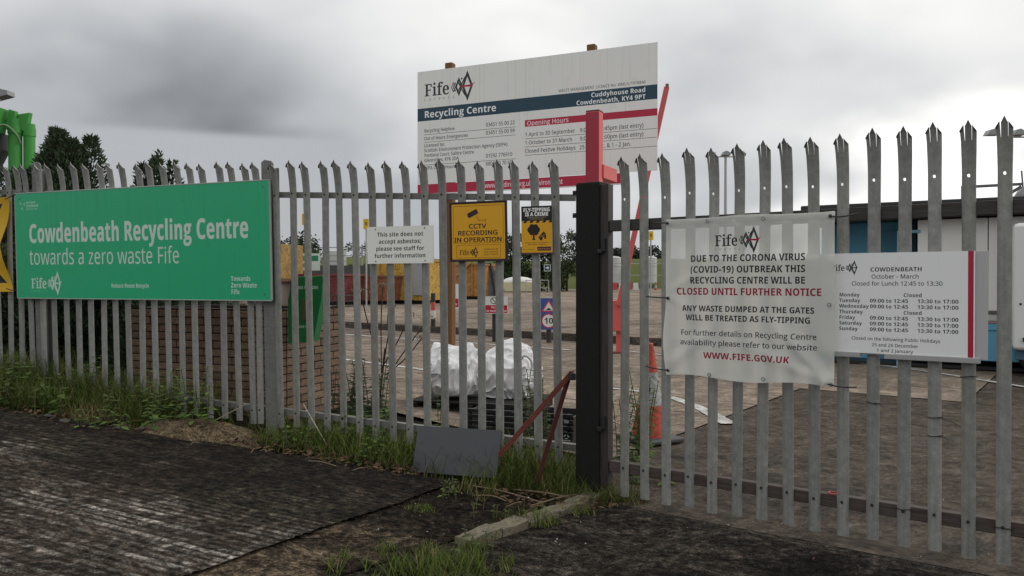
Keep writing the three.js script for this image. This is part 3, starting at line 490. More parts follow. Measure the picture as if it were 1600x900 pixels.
// closure banner
{
  const t = thing('closure_banner', 'white translucent virus closure banner tied across the gate with black ties', 'banner'); onGate(t, 0.877, 1.42, 0.085);
  const W = 1.04, Hh = 1.0;
  const tex = canvas(1536, 1480, (x, w, h) => {
    x.fillStyle = '#e4e5e0'; x.fillRect(0, 0, w, h); blotch(x, w, h, 120, 0.035, ['#a9a99f', '#efefec', '#9b9b90'], 18); runs(x, w, h, 40, 0.04, '#8c8c80', 19);
    const c = '#33373a', r = '#9c1f3e', L = (s, y, sz, wd, col, o = {}) => txt(x, s, w * 0.503 + (o.dx || 0), y, sz, col, { align: 'center', bold: o.b !== false, w: wd, stroke: o.b === false ? 1.5 : 1 });
    crest(x, 482, 268, 100, c, r); council(x, 478, 306, 26, '#77797a');
    L('DUE TO THE CORONA VIRUS', 408, 84, 1050, c); L('(COVID-19) OUTBREAK THIS', 510, 84, 1050, c); L('RECYCLING CENTRE WILL BE', 610, 84, 1050, c); L('CLOSED UNTIL FURTHER NOTICE', 714, 88, 1320, r);
    L('ANY WASTE DUMPED AT THE GATES', 866, 74, 1200, c); L('WILL BE TREATED AS FLY-TIPPING', 952, 74, 1135, c);
    L('For further details on Recycling Centre', 1090, 68, 1235, c, { b: false }); L('availability please refer to our website', 1180, 68, 1240, c, { b: false }); L('WWW.FIFE.GOV.UK', 1300, 78, 790, r);
  });
  const g = new THREE.PlaneGeometry(W, Hh, 90, 90), p = g.attributes.position;
  for (let i = 0; i < p.count; i++) {
    const x = p.getX(i), y = p.getY(i), a = x / W + 0.5, b = y / Hh + 0.5; // a right, b up
    const fold = (cx, cy, ang, len, wd, amp) => { const dx = x - cx, dy = y - cy, u = dx * Math.cos(ang) + dy * Math.sin(ang), v = -dx * Math.sin(ang) + dy * Math.cos(ang); return amp * Math.exp(-v * v / (wd * wd)) * sst(0, 0.06, u) * (1 - sst(len * 0.5, len, u)); };
    let z = 0.012 * (fbm(a * 2.4, b * 2.4, 5, 3) - 0.5) * 2 + 0.006 * Math.sin(a * 40) * (0.3 + 0.3 * b) * 0.5;
    z += fold(0.52, -0.5, 2.35, 0.6, 0.03, 0.022) + fold(0.52, -0.5, 2.75, 0.7, 0.035, 0.018) + fold(0.5, -0.48, 2.0, 0.4, 0.03, -0.016) + fold(-0.52, -0.46, 0.7, 0.5, 0.04, 0.016) + fold(-0.52, 0.02, -0.5, 0.35, 0.03, 0.012) + fold(-0.52, 0.02, 0.55, 0.35, 0.03, 0.01);
    z += 0.012 * Math.sin(a * 9 + b * 3) * sst(0.45, 0, b);
    const ex = -0.02 * sst(0.12, 0.0, a) * Math.sin(b * Math.PI * 2) * sst(0.55, 0.2, b), ey = 0.012 * Math.sin(a * Math.PI * 3) * sst(0.15, 0, b) - 0.006 * Math.sin(a * Math.PI * 3) * sst(0.9, 1, b);
    p.setXYZ(i, x + ex, y + ey, z);
  }
  g.computeVertexNormals();
  const m = new THREE.MeshPhysicalMaterial({ map: tex, roughness: 0.75, transmission: 0.5, thickness: 0, ior: 1.3, side: THREE.DoubleSide });
  obj('cloth', g, m, t);
  obj('top_hem', bx(W, 0.034, 0.003, 0, Hh / 2 - 0.02, -0.008, 0.001), new THREE.MeshPhysicalMaterial({ color: 0xc9cac6, roughness: 0.8 }), t);
  const ring = new THREE.TorusGeometry(0.0095, 0.0035, 8, 20), em = mat(0.3, 0.31, 0.32, 0.4, { metalness: 0.7 });
  const eyes = [[-0.505, 0.475], [-0.235, 0.476], [0.115, 0.476], [0.5, 0.472], [-0.5, -0.005], [-0.5, -0.468], [-0.22, -0.478], [0.118, -0.48], [0.495, -0.03], [0.505, -0.482]];
  for (const [ex, ey] of eyes) obj('eyelet', ring, em, t).position.set(ex, ey, 0.014);
  const tie = (a, b, c, e) => obj('cable_tie', [tube([a, b, c, e].map(q => new THREE.Vector3(...q)), 0.0042, 16, 6), new THREE.SphereGeometry(0.011, 8, 6).scale(1, 0.8, 0.6).translate(...a)], M.black, t);
  tie([-0.505, 0.475, 0.016], [-0.54, 0.478, 0.012], [-0.6, 0.482, -0.025], [-0.63, 0.482, -0.06]);
  tie([-0.5, -0.005, 0.016], [-0.56, -0.002, 0.012], [-0.64, 0.0, -0.012], [-0.69, 0.0, -0.06]);
  tie([-0.5, -0.468, 0.016], [-0.56, -0.466, 0.014], [-0.63, -0.462, -0.01], [-0.69, -0.46, -0.06]);
  tie([0.5, 0.472, 0.016], [0.54, 0.466, 0.0], [0.585, 0.472, -0.03], [0.625, 0.485, -0.075]);
  tie([0.49, -0.478, 0.02], [0.53, -0.49, 0.012], [0.575, -0.497, -0.028], [0.625, -0.498, -0.07]);
}
// large site board on two timber posts inside the gate
{
  const t = thing('site_board', 'large white council site board with blue band on two timber posts', 'sign');
  const yaw = -0.4277; t.position.set(0.2055, 0, -9.37); t.rotation.y = yaw;
  const W = 3.037, y0 = 2.60, y1 = 4.13, nx = 1.14;              // nx: right end of the low red strip
  const tex = canvas(2048, 1032, (x, w, h) => {
    x.fillStyle = '#ebebe8'; x.fillRect(0, 0, w, h); blotch(x, w, h, 160, 0.05, ['#b5b5ae', '#efefec', '#a5a59a'], 21); runs(x, w, h, 130, 0.1, '#8f8f85', 22);
    const n = '#0d3a4f', c = '#23272b', r = '#b3173c', lt = '#eef0ef';
    crest(x, 66, 232, 112, c, r); council(x, 62, 272, 26, c);
    txt(x, 'WASTE MANAGEMENT LICENCE No. WML/L/1018846', 1960, 322, 34, c, { align: 'right', w: 690 });
    x.fillStyle = n; x.fillRect(0, 339, w, 117); txt(x, 'Recycling Centre', 64, 428, 86, lt, { bold: true, w: 672 }); txt(x, 'Cuddyhouse Road', 1960, 391, 52, lt, { bold: true, align: 'right', w: 426 }); txt(x, 'Cowdenbeath, KY4 9PT', 1960, 446, 52, lt, { bold: true, align: 'right', w: 545 });
    x.fillStyle = r; x.fillRect(985, 532, w - 985, 58); txt(x, 'Opening Hours', 1002, 580, 52, '#f3dfe3', { w: 352, stroke: 1 });
    const ln = (a, b, y) => { x.fillStyle = '#5a5d5f'; x.fillRect(a, y, b - a, 4); }, L1 = (s, y, wd) => txt(x, s, 64, y, 42, c, { w: wd, stroke: 0.8 }), N1 = (s, y, wd) => txt(x, s, 640, y, 46, c, { w: wd, stroke: 0.8 });
    L1('Recycling Helpline', 562, 290); N1('03451 55 00 22', 558, 258); ln(64, 905, 580);
    L1('Out of Hours Emergencies', 633, 415); N1('03451 55 00 99', 629, 258); ln(64, 905, 650);
    L1('Licensed by:', 697, 198); L1('Scottish Environment Protection Agency (SEPA)', 742, 770); L1('Pentland Court, Saltire Centre', 787, 470); L1('Glenrothes, KY6 2DA', 833, 330); N1('01592 776910', 833, 236); ln(64, 905, 858);
    L1('SEPA Out of Hours', 904, 300); N1('0800 80 70 60', 904, 236);
    const H1 = (s, y, wd, e, r0, ew) => { txt(x, s, 985, y, 46, c, { w: wd, stroke: 0.8 }); txt(x, e, r0, y + 2, 48, c, { align: 'right', w: ew, stroke: 0.8 }); ln(985, w - 4, y + 18); };
    H1('1 April to 30 September', 674, 420, '9:00am - 5:45pm (last entry)', 1944, 500); H1('1 October to 31 March', 745, 398, '9:00am - 5:00pm (last entry)', 1944, 500); H1('Closed Festive Holidays', 817, 425, '25 - 26 Dec. & 1 - 2 Jan.', 1850, 410);
  });
  const hm = y1 - y0 - 0.135;
  mesh4(W, hm, 0.01, new THREE.MeshStandardMaterial({ map: tex, roughness: 0.4 }), M.alu, t).position.set(0, y0 + 0.135 + hm / 2, 0);
  const tex2 = canvas(2048, 96, (x, w, h) => { x.fillStyle = '#d9d9d6'; x.fillRect(0, 0, w, h); x.fillStyle = '#b3173c'; x.fillRect(0, 0, w, 86); txt(x, 'www.fifedirect.org.uk/environment', 720, 64, 62, '#f3dfe3', { w: 770, stroke: 1 }); });
  const ws = nx + W / 2; mesh4(ws, 0.128, 0.01, new THREE.MeshStandardMaterial({ map: tex2, roughness: 0.4 }), M.alu, t, 'web_address_strip').position.set(-W / 2 + ws / 2, y0 + 0.064, 0);
  for (const y of [2.8, 3.9]) obj('batten', bx(W - 0.2, 0.07, 0.04, 0, y, -0.026), M.wood, t);
  const gy = 0.05; for (const px of [-1.11, 0.735]) obj('timber_post', bx(0.1, 4.22 - gy + 0.3, 0.1, px, (4.22 + gy - 0.3) / 2, -0.097, 0.01), M.wood, t);
  obj('clamp', bx(0.07, 0.03, 0.03, -1.1, 2.585, 0.0), M.black, t);
}
// ---------- things just outside and inside the fence ----------
{ // grey sheet leaning on the fence
  const t = obj('leaning_panel', new THREE.BoxGeometry(0.7, 0.345, 0.018, 12, 8, 1), M.greyPanel); const p = t.geometry.attributes.position; for (let i = 0; i < p.count; i++) p.setZ(i, p.getZ(i) + 0.01 * Math.sin(p.getX(i) * 4)); t.geometry.computeVertexNormals();
  tag(t, 'flat dark grey rectangular sheet leaning at the foot of the fence', 'panel'); const [x, Z] = fp(1.78, 0.24); t.position.set(x, 0.258, -Z); t.rotation.order = 'YXZ'; t.rotation.set(-0.34, -0.3628 - 0.03, 0.012);
}
{ // rusty angle-iron brace
  const t = thing('rusty_brace', 'red rusty angle iron brace leaning from gate post into the grass', 'brace');
  const ang = (a, b) => { const A = P(a[0], a[1], a[2]), B = P(b[0], b[1], b[2]), d = new THREE.Vector3(0.012, 0.01, -0.024); return merge([bar(A, B, 0.038, 0.005, 0.2), bar(A.clone().add(d), B.clone().add(d), 0.005, 0.036, 0.2)]); };
  obj('long_bar', ang([0.43, 5.72, 0.87], [-0.09, 5.6, 0.3]), M.rusty, t); obj('short_bar', ang([0.41, 5.75, 0.85], [0.17, 5.62, 0.1]), mat(0.11, 0.035, 0.028, 0.8, { map: rustT }), t); obj('bolt', bx(0.05, 0.05, 0.05, 0.43, 0.84, -5.73), M.bolt, t);
}
// brick enclosure behind the fence
{
  const t = thing('brick_enclosure', 'low buff brick enclosure standing just behind the fence', 'wall');
  const [cx, cZ] = fp(-0.4, -0.56); t.position.set(cx, 0, -cZ); t.rotation.y = -0.3628;   // origin at its near right corner, -x along the fence, -z inwards
  const Lf = 1.8, Ld = 1.05, top = 1.26, bot = 0.12, ch = 0.075, n = Math.round((top - bot) / ch);
  const core = mat(0.05, 0.035, 0.028, 0.95, { map: grain });
  obj('mortar', [bx(Lf - 0.016, top - bot, 0.1, -Lf / 2, (top + bot) / 2, -0.058), bx(0.1, top - bot, Ld - 0.016, -0.058, (top + bot) / 2, -Ld / 2), bx(0.1, top - bot, Ld - 0.016, -Lf + 0.058, (top + bot) / 2, -Ld / 2), bx(Lf - 0.016, top - bot, 0.1, -Lf / 2, (top + bot) / 2, -Ld + 0.058)], core, t);
  const bm = [[0.46, 0.31, 0.2], [0.42, 0.265, 0.17], [0.52, 0.36, 0.235], [0.36, 0.24, 0.165]].map(c => mat(...c, 0.92, { map: grain, bumpMap: grainB, bumpScale: 0.003 }));
  const full = bx(0.212, 0.064, 0.1, 0, 0, 0, 0.004);
  const put = (g, x, y, z, ry) => { const b = obj('brick', g, bm[Math.floor(rnd() * 4)], t); b.position.set(x, y, z); b.rotation.y = ry; return b; };
  for (let k = 0; k < n; k++) {
    const y = bot + ch * (k + 0.5), odd = k % 2;
    const row = (len, f) => { let q = 0, first = !odd; while (q < len - 0.03) { let l = Math.min(first ? 0.1 : 0.212, len - q); if (len - q - l < 0.05) l = len - q; f(q + l / 2, l / 0.212); q += l + 0.012; first = false; } };
    row(Lf, (c, k) => { const b = put(full, -c, y, -0.05 + R(-0.002, 0.002), 0); b.scale.x = k; });
    row(Ld - 0.112, (c, k) => { const b = put(full, -0.05 + R(-0.002, 0.002), y, -0.112 - c, Math.PI / 2); b.scale.x = k; });
    row(Ld - 0.112, (c, k) => { const b = put(full, -Lf + 0.05, y, -0.112 - c, Math.PI / 2); b.scale.x = k; });
  }
}
// wire basket on the brick enclosure
{
  const t = thing('wire_basket', 'small dark wire basket on top of the brick enclosure', 'basket'); const [x, Z] = fp(-0.2, -1.26); t.position.set(x, 1.262, -Z); t.rotation.y = -0.36; const m = mat(0.06, 0.055, 0.045, 0.7);
  const gs = []; for (let i = 0; i < 7; i++) { gs.push(bx(0.006, 0.12, 0.006, -0.22 + i * 0.05, 0.06, 0.1), bx(0.006, 0.12, 0.006, -0.22 + i * 0.05, 0.06, -0.2)); } for (let i = 0; i < 6; i++) gs.push(bx(0.006, 0.12, 0.006, 0.08, 0.06, -0.2 + i * 0.06)); for (const y of [0.004, 0.06, 0.118]) gs.push(bx(0.31, 0.006, 0.006, -0.07, y, 0.104), bx(0.31, 0.006, 0.006, -0.07, y, -0.204), bx(0.006, 0.006, 0.31, 0.084, y, -0.05)); obj('wires', gs, m, t);
}
// leaflet dispenser
{
  const t = thing('leaflet_dispenser', 'green tapered leaflet dispenser in front of the brick enclosure', 'dispenser'); t.position.set(-1.9, 0, -7.42); t.rotation.y = -0.2;
  const s = new THREE.Shape([[-0.155, 0.95], [0.085, 0.975], [0.165, 1.36], [0.185, 1.57], [-0.115, 1.555], [-0.155, 1.35]].map(p => new THREE.Vector2(...p)));
  const g = new THREE.ExtrudeGeometry(s, { depth: 0.12, bevelEnabled: true, bevelSize: 0.006, bevelThickness: 0.006, bevelSegments: 2 }); { const p = g.attributes.position, u = g.attributes.uv; for (let i = 0; i < p.count; i++) u.setXY(i, (p.getX(i) + 0.16) / 0.35, (p.getY(i) - 0.95) / 0.62); }
  const tex = canvas(350, 620, (x, w, h) => { x.fillStyle = '#0b6e32'; x.fillRect(0, 0, w, h); blotch(x, w, h, 60, 0.07, ['#0a5426', '#138242'], 31); txt(x, 'PLEASE TAKE ONE', 176, 118, 40, '#c9dccd', { bold: true, w: 250, align: 'center' }); txt(x, 'THANK YOU', 150, 476, 34, '#b9d2c0', { bold: true, w: 150, align: 'center' }); });
  obj('casing', g, new THREE.MeshStandardMaterial({ map: tex, roughness: 0.45 }), t).position.z = -0.06;
  obj('leaflet_window', bx(0.1, 0.2, 0.02, 0.035, 1.26, 0.07), mat(0.09, 0.085, 0.035, 0.3), t);
  obj('bracket', [bx(0.05, 0.05, 0.3, -0.06, 1.12, -0.2), bx(0.05, 0.05, 0.3, -0.06, 1.22, -0.2)], M.black, t);
}
// bulk bags
function bag(w, h, d, sd, peaks) {
  const g = mergeVertices(new THREE.BoxGeometry(2, 2, 2, 70, 70, 70).deleteAttribute('uv').deleteAttribute('normal')); const p = g.attributes.position;
  for (let i = 0; i < p.count; i++) {
    let v = new THREE.Vector3().fromBufferAttribute(p, i); const n = v.clone().normalize(); const e = v.clone().multiplyScalar(0.45).add(n.multiplyScalar(0.62)); const y01 = e.y * 0.5 + 0.5;
    const bulge = 1 + 0.1 * Math.sin(clamp(y01) * Math.PI) - 0.1 * sst(0.75, 1.05, y01); let x = e.x * w / 2 * bulge, z = e.z * d / 2 * bulge, y = Math.max(0, (e.y + 1) / 2 * h);
    for (const [px, pz, ph, pw] of peaks) { const r = Math.hypot((x - px) / 1.6, (z - pz)) / pw; y += ph * Math.exp(-r * r) * sst(0.6, 0.95, y01); }
    const rid = (a, b, c) => 1 - Math.abs(n3(a, b, c) * 2 - 1); const wx = n3(x * 5, y * 5, z * 5 + sd) * 1.4, cr = Math.pow(rid(x * 6 + sd + wx, y * 4 + wx, z * 6), 2) * 0.55 + Math.pow(rid(x * 13 + sd + wx * 2, y * 8 - x * 6, z * 13 + wx), 3) * 0.5; const k = 1 + 0.26 * (cr - 0.4) + 0.16 * (fbm(x * 3, y * 3, z * 3 + sd, 3) - 0.5); p.setXYZ(i, x * k, Math.max(0, y + 0.05 * (cr - 0.45) * sst(0.5, 0.9, y01)), z * k);
  }
  g.computeVertexNormals(); return g;
}
{
  const m = mat(0.74, 0.75, 0.76, 0.6), seam = mat(0.45, 0.46, 0.47, 0.7);
  const mk = (w, h, d, sd, pk, X, Z, lab, loops) => { const t = thing('bulk_bag', lab, 'bag', 'white bulk bags'); t.position.set(X, H(X, Z) + 0.125, -Z); t.rotation.y = -0.3; obj('sack', bag(w, h, d, sd, pk), m, t); for (const l of loops) obj('lifting_loop', new THREE.TubeGeometry(new THREE.CatmullRomCurve3(l.map(q => new THREE.Vector3(...q))), 20, 0.014, 6).scale(1, 1, 1), seam, t); };
  mk(0.52, 0.42, 0.5, 3, [[-0.18, 0.0, 0.16, 0.14], [0.22, 0, 0.17, 0.09]], -0.64, 8.9, 'slumped white bulk bag on the left, with one tall pinched corner', [[[-0.26, 0.1, 0.29], [-0.2, 0.24, 0.3], [-0.05, 0.26, 0.3], [0.02, 0.1, 0.28]]]);
  mk(0.62, 0.44, 0.54, 8, [[-0.02, 0.05, 0.12, 0.18], [0.1, -0.05, 0.15, 0.12]], -0.06, 9.0, 'bulging white bulk bag on the right, higher peaked than its neighbour', [[[0.2, 0.42, 0.16], [0.27, 0.5, 0.2], [0.34, 0.44, 0.18], [0.34, 0.28, 0.2]]]);
}
{ // dark pallet under the bags
  const t = thing('pallet', 'black timber pallet lying under the white bulk bags', 'pallet'); const X = -0.34, Z = 8.88; t.position.set(X, H(X, Z), -Z); t.rotation.y = -0.3; const m = mat(0.02, 0.018, 0.016, 0.8, { map: woodT });
  for (let i = 0; i < 7; i++) obj('deck_board', bx(1.4, 0.02, 0.11, 0, 0.114, -0.42 + i * 0.13), m, t); for (const x of [-0.64, 0, 0.64]) obj('bearer', bx(0.1, 0.1, 0.95, x, 0.052, -0.03), m, t);
}
{ // black trough in front
  const t = thing('black_crate', 'long low black slatted plastic crate behind the fence near the gate post', 'crate'); t.position.set(0.14, H(0.12, 7.5), -7.5); t.rotation.y = -0.36; t.scale.set(0.95, 0.8, 1); const m = mat(0.014, 0.014, 0.015, 0.5);
  obj('body', [bx(1.1, 0.025, 0.5, 0, 0.03, 0), bx(1.1, 0.13, 0.02, 0, 0.09, 0.25), bx(1.1, 0.3, 0.02, 0, 0.17, -0.25), bx(0.02, 0.3, 0.46, 0.54, 0.17, 0), bx(0.02, 0.3, 0.46, -0.54, 0.17, 0)], m, t);
  for (const y of [0.2, 0.27, 0.335]) obj('slat', bx(1.1, 0.035, 0.024, 0, y, 0.25), m, t); for (let i = 0; i < 5; i++) obj('upright', bx(0.03, 0.3, 0.024, -0.5 + i * 0.25, 0.2, 0.222), m, t);
  const tex = canvas(128, 128, (x, w, h) => { x.fillStyle = '#0e0e0e'; x.fillRect(0, 0, w, h); x.strokeStyle = '#cfcfcf'; x.lineWidth = 12; for (let k = 0; k < 3; k++) { x.save(); x.translate(64, 58); x.rotate(k * 2.094); x.beginPath(); x.moveTo(-22, 24); x.lineTo(16, 24); x.stroke(); x.restore(); } x.fillStyle = '#cfcfcf'; x.fillRect(14, 104, 100, 12); });
  mesh4(0.1, 0.1, 0.004, new THREE.MeshStandardMaterial({ map: tex, roughness: 0.5 }), M.black, t, 'recycling_mark').position.set(0.49, 0.1, 0.263); obj('label', bx(0.045, 0.03, 0.003, 0.49, 0.27, 0.264), M.white, t);
}
// traffic cones
function cone(h) {
  const g = new THREE.Group(); const rO = mat(0.78, 0.1, 0.05, 0.5, { map: grain }), w = mat(0.62, 0.63, 0.62, 0.5, { map: grain });
  const r = y => mix(0.165, 0.034, y / h) * h / 0.92, seg = (a, b, m, n) => obj(n, new THREE.LatheGeometry([[r(a), a], [r(b), b]].map(q => new THREE.Vector2(...q)), 28), m, g);
  obj('base', [bx(0.46 * h / 0.92, 0.05, 0.46 * h / 0.92, 0, 0.027, 0, 0.02)], mat(0.045, 0.05, 0.055, 0.6), g); seg(0.05, h * 0.37, rO, 'lower_sleeve'); seg(h * 0.37, h * 0.7, w, 'white_band'); seg(h * 0.7, h * 0.97, rO, 'upper_sleeve'); obj('tip', new THREE.LatheGeometry([[0.0, h], [0.026, h - 0.004], [0.034, h * 0.985], [0.03, h * 0.955], [0.042, h * 0.94]].map(q => new THREE.Vector2(...q)), 20), rO, g);
  g.traverse(m => { if (m.isMesh) { m.castShadow = m.receiveShadow = true; } }); return g;
}
function placeCone(X, Z, h, lift, label, turn) { const c = cone(h); c.name = numbered('traffic_cone'); scene.add(c); tag(c, label, 'cone', 'traffic cones'); c.position.set(X, H(X, Z) + lift - 0.002, -Z); c.rotation.y = turn; }
placeCone(1.3, 7.55, 0.93, 0, 'tall orange and white traffic cone just behind the gate', 0.5);
placeCone(12.4, 69, 0.85, 0.02, 'small far orange cone by the grass bank', 0.2);
// bollards
{
  const yl = mat(0.55, 0.42, 0.16, 0.6), bk = mat(0.02, 0.02, 0.022, 0.6), rd = mat(0.5, 0.08, 0.06, 0.6), wh = mat(0.6, 0.6, 0.58, 0.6);
  const boll = (X, Z, lift, h, cols, label) => { const t = thing('bollard', label, 'bollard', 'striped bollards in the yard'); t.position.set(X, H(X, Z) + lift - 0.02, -Z); const n = cols.length; cols.forEach((c, i) => obj('band', cyl(0.062, 0.062, h / n, 0, i * h / n, 0, 16), c, t)); obj('cap', new THREE.SphereGeometry(0.062, 16, 6, 0, 7, 0, 1.57).scale(1, 0.4, 1).translate(0, h, 0), cols[n - 1], t); return t; };
  boll(-4.4, 22.9, 0.16, 0.95, [bk, yl, bk, yl], 'yellow and black striped bollard nearest the brick enclosure');
  boll(-3.42, 22.3, 0.16, 0.95, [bk, yl, yl], 'yellow bollard with black foot below the white notice');
  boll(-2.12, 21.5, 0.16, 0.9, [bk, wh, rd, bk], 'red, white and black bollard left of the timber sign post');
  const ns = boll(-0.4, 18.6, 0, 1.05, [bk, bk, yl], 'black bollard with yellow top carrying the no smoking board');
  boll(-1.62, 21.2, 0.16, 1.0, [bk, bk, yl], 'bollard behind the timber sign post, holding a red and white notice');
  const plate = (name, X, Z, y, w, h, tex, label) => { const t = thing(name, label, 'sign'); t.position.set(X, y, -Z); t.rotation.y = -0.12; mesh4(w, h, 0.012, new THREE.MeshStandardMaterial({ map: tex, roughness: 0.45 }), M.alu, t); obj('bracket', bx(0.06, 0.06, 0.06, 0, 0, -0.035), M.black, t); return t; };
  plate('no_smoking_sign', -0.36, 18.46, 0.98, 0.53, 0.4, canvas(256, 192, (x, w, h) => { x.fillStyle = '#cfd0cd'; x.fillRect(0, 0, w, h); x.fillStyle = '#a5182f'; x.fillRect(6, 98, w - 12, 88); x.strokeStyle = '#222'; x.lineWidth = 8; x.beginPath(); x.arc(100, 48, 34, 0, 7); x.moveTo(78, 24); x.lineTo(124, 74); x.stroke(); txt(x, 'This is a', 128, 134, 32, '#e8d5d8', { bold: true, align: 'center' }); txt(x, 'no smoking area', 128, 172, 32, '#e8d5d8', { bold: true, align: 'center', w: 230 }); }), 'white and red no smoking board on a bollard in the yard');
  plate('yard_notice', -1.6, 21.06, 0.97 + 0.16, 0.46, 0.66, canvas(192, 272, (x, w, h) => { x.fillStyle = '#d6d6d3'; x.fillRect(0, 0, w, h); x.fillStyle = '#a5182f'; x.fillRect(16, 160, w - 32, 92); txt(x, 'PLEASE', 96, 196, 28, '#e3c9cd', { bold: true, align: 'center' }); txt(x, 'WAIT HERE', 96, 232, 28, '#e3c9cd', { bold: true, align: 'center', w: 140 }); }), 'upright white notice with red lower panel behind the timber post');
}
{ // speed limit plate
  const t = thing('speed_sign', 'blue plate with hump triangle and 10 limit circle in the yard', 'sign'); const X = 0.84, Z = 18.3; t.position.set(X, 0, -Z); t.rotation.y = -0.1;
  const tex = canvas(240, 420, (x, w, h) => { x.fillStyle = '#2c4f94'; x.fillRect(0, 0, w, h); x.fillStyle = '#d4d4d2'; x.strokeStyle = '#b0304a'; x.lineWidth = 18; x.lineJoin = 'round'; x.beginPath(); x.moveTo(120, 32); x.lineTo(206, 176); x.lineTo(34, 176); x.closePath(); x.fill(); x.stroke(); x.fillStyle = '#1a1a1a'; x.beginPath(); x.moveTo(66, 160); x.quadraticCurveTo(100, 150, 104, 138); x.quadraticCurveTo(120, 126, 136, 138); x.quadraticCurveTo(140, 150, 174, 160); x.fill(); x.fillStyle = '#d8d8d6'; x.beginPath(); x.arc(120, 302, 92, 0, 7); x.fill(); x.stroke(); txt(x, '10', 120, 340, 108, '#161616', { bold: true, align: 'center' }); });
  mesh4(0.42, 0.72, 0.012, new THREE.MeshStandardMaterial({ map: tex, roughness: 0.45 }), M.alu, t).position.y = 0.78; obj('post', cyl(0.06, 0.06, 1.0, 0, 0.08, -0.075, 14), mat(0.03, 0.03, 0.03, 0.6), t);
}
// bay number posts
{
  const mk = (X, Z, top, s, label) => { const t = thing('bay_number_post', label, 'sign', 'bay number posts'); const y0 = H(X, Z) + 0.1; t.position.set(X, 0, -Z); obj('pole', cyl(0.035, 0.035, top - y0, 0, y0, -0.05, 10), M.pole, t); const tex = canvas(96, 192, (x, w, h) => { x.fillStyle = '#c9a51a'; x.fillRect(0, 0, w, h); txt(x, s, 48, 118, 84, '#1a1a12', { bold: true, align: 'center' }); }); mesh4(0.22, 0.42, 0.014, new THREE.MeshStandardMaterial({ map: tex, roughness: 0.5 }), M.alu, t, 'number_plate').position.set(0, top - 0.2, 0); };
  mk(-7.76, 30, 4.05, '4', 'tall thin pole with a yellow number plate above the yellow container'); mk(-5.98, 32.8, 4.08, '5', 'tall thin pole with a yellow number plate just left of the asbestos notice'); mk(6.6, 38, 3.9, '8', 'tall thin pole with yellow number plate seen through the gate');
}
// red height post inside the gate; lit side paler, shaded front darker, by colour
{
  const t = thing('height_post', 'tall red square steel post with short side beam inside the gate', 'post'); const X = 0.83, Z = 8.05; t.position.set(X, 0, -Z); t.rotation.y = -0.45;
  obj('shaft', bx(0.135, 3.22, 0.13, 0, 1.61, 0, 0.006), M.pinkRed, t); obj('shaded_front', bx(0.142, 3.2, 0.006, 0, 1.61, 0.067, 0.002), mat(0.36, 0.018, 0.042, 0.5), t).userData.label = 'crimson front face coloured darker than the lit side'; obj('side_beam', bx(0.11, 0.14, 0.42, 0.03, 2.63, -0.25, 0.006), M.pinkRed, t); obj('cap', bx(0.14, 0.012, 0.135, 0, 3.226, 0), mat(0.08, 0.04, 0.04, 0.6), t);
}
{ // raised barrier
  const t = thing('raised_barrier', 'red lifting barrier with its long arm raised steeply behind the board', 'barrier'); const X = 2.02, Z = 16; t.position.set(X, H(X, Z), -Z); t.rotation.y = -0.3;
  obj('cabinet', bx(0.34, 0.62, 0.3, 0.06, 0.74, 0, 0.02), M.pinkRed, t); obj('leg', bx(0.1, 0.44, 0.1, 0.12, 0.22, 0), M.pinkRed, t); obj('foot', bx(0.36, 0.03, 0.36, 0.08, 0.015, 0), mat(0.2, 0.05, 0.045, 0.7), t);
  obj('arm', bar(new THREE.Vector3(0.15, 0.95, 0.2), new THREE.Vector3(1.08, 5.18, 0.2), 0.1, 0.06), mat(0.55, 0.1, 0.1, 0.5), t); obj('arm_tip', bx(0.06, 0.08, 0.06, 1.086, 5.2, 0.2), mat(0.2, 0.1, 0.08, 0.7), t);
}
// skips and containers
function skip(name, label, X, Z, yaw, L, D, y0, y1, m, taper, ribs, rim, lift = 0) {
  const t = thing(name, label, 'skip', 'waste skips in the yard'); const b = H(X, Z) + 0.16; t.position.set(X, b + lift, -Z); t.rotation.y = yaw; const h = y1 - b;
  const s = new THREE.Shape([[-L / 2 + taper, 0.16], [L / 2 - taper, 0.16], [L / 2, h], [L / 2 - 0.06, h], [L / 2 - taper - 0.05, 0.22], [-L / 2 + taper + 0.05, 0.22], [-L / 2 + 0.06, h], [-L / 2, h]].map(q => new THREE.Vector2(...q)));
  const sd = new THREE.Shape([[-L / 2 + taper, 0.16], [L / 2 - taper, 0.16], [L / 2, h], [-L / 2, h]].map(q => new THREE.Vector2(...q)));
  obj('hull', [new THREE.ExtrudeGeometry(s, { depth: D, bevelEnabled: false }).translate(0, 0, -D / 2), new THREE.ExtrudeGeometry(sd, { depth: 0.05, bevelEnabled: false }).translate(0, 0, D / 2), new THREE.ExtrudeGeometry(sd, { depth: 0.05, bevelEnabled: false }).translate(0, 0, -D / 2 - 0.05)], m, t);
  obj('rim', [bx(L + 0.08, 0.1, 0.1, 0, h, D / 2 + 0.04), bx(L + 0.08, 0.1, 0.1, 0, h, -D / 2 - 0.04), bx(0.1, 0.1, D, L / 2, h, 0), bx(0.1, 0.1, D, -L / 2, h, 0)], rim, t);
  for (let i = 0; i < ribs; i++) { const x = (-L / 2 + taper) + (L - 2 * taper) * (i + 0.5) / ribs; obj('rib', bx(0.09, h - 0.2, 0.07, x, h / 2 + 0.08, D / 2 + 0.08), m, t); }
  for (const z of [-D / 3, D / 3]) obj('skid', bx(L - 2 * taper, 0.17, 0.12, 0, 0.085, z), M.black, t); return t;
}
const rustMat = (r, g, b) => mat(r, g, b, 0.8, { map: rustT });
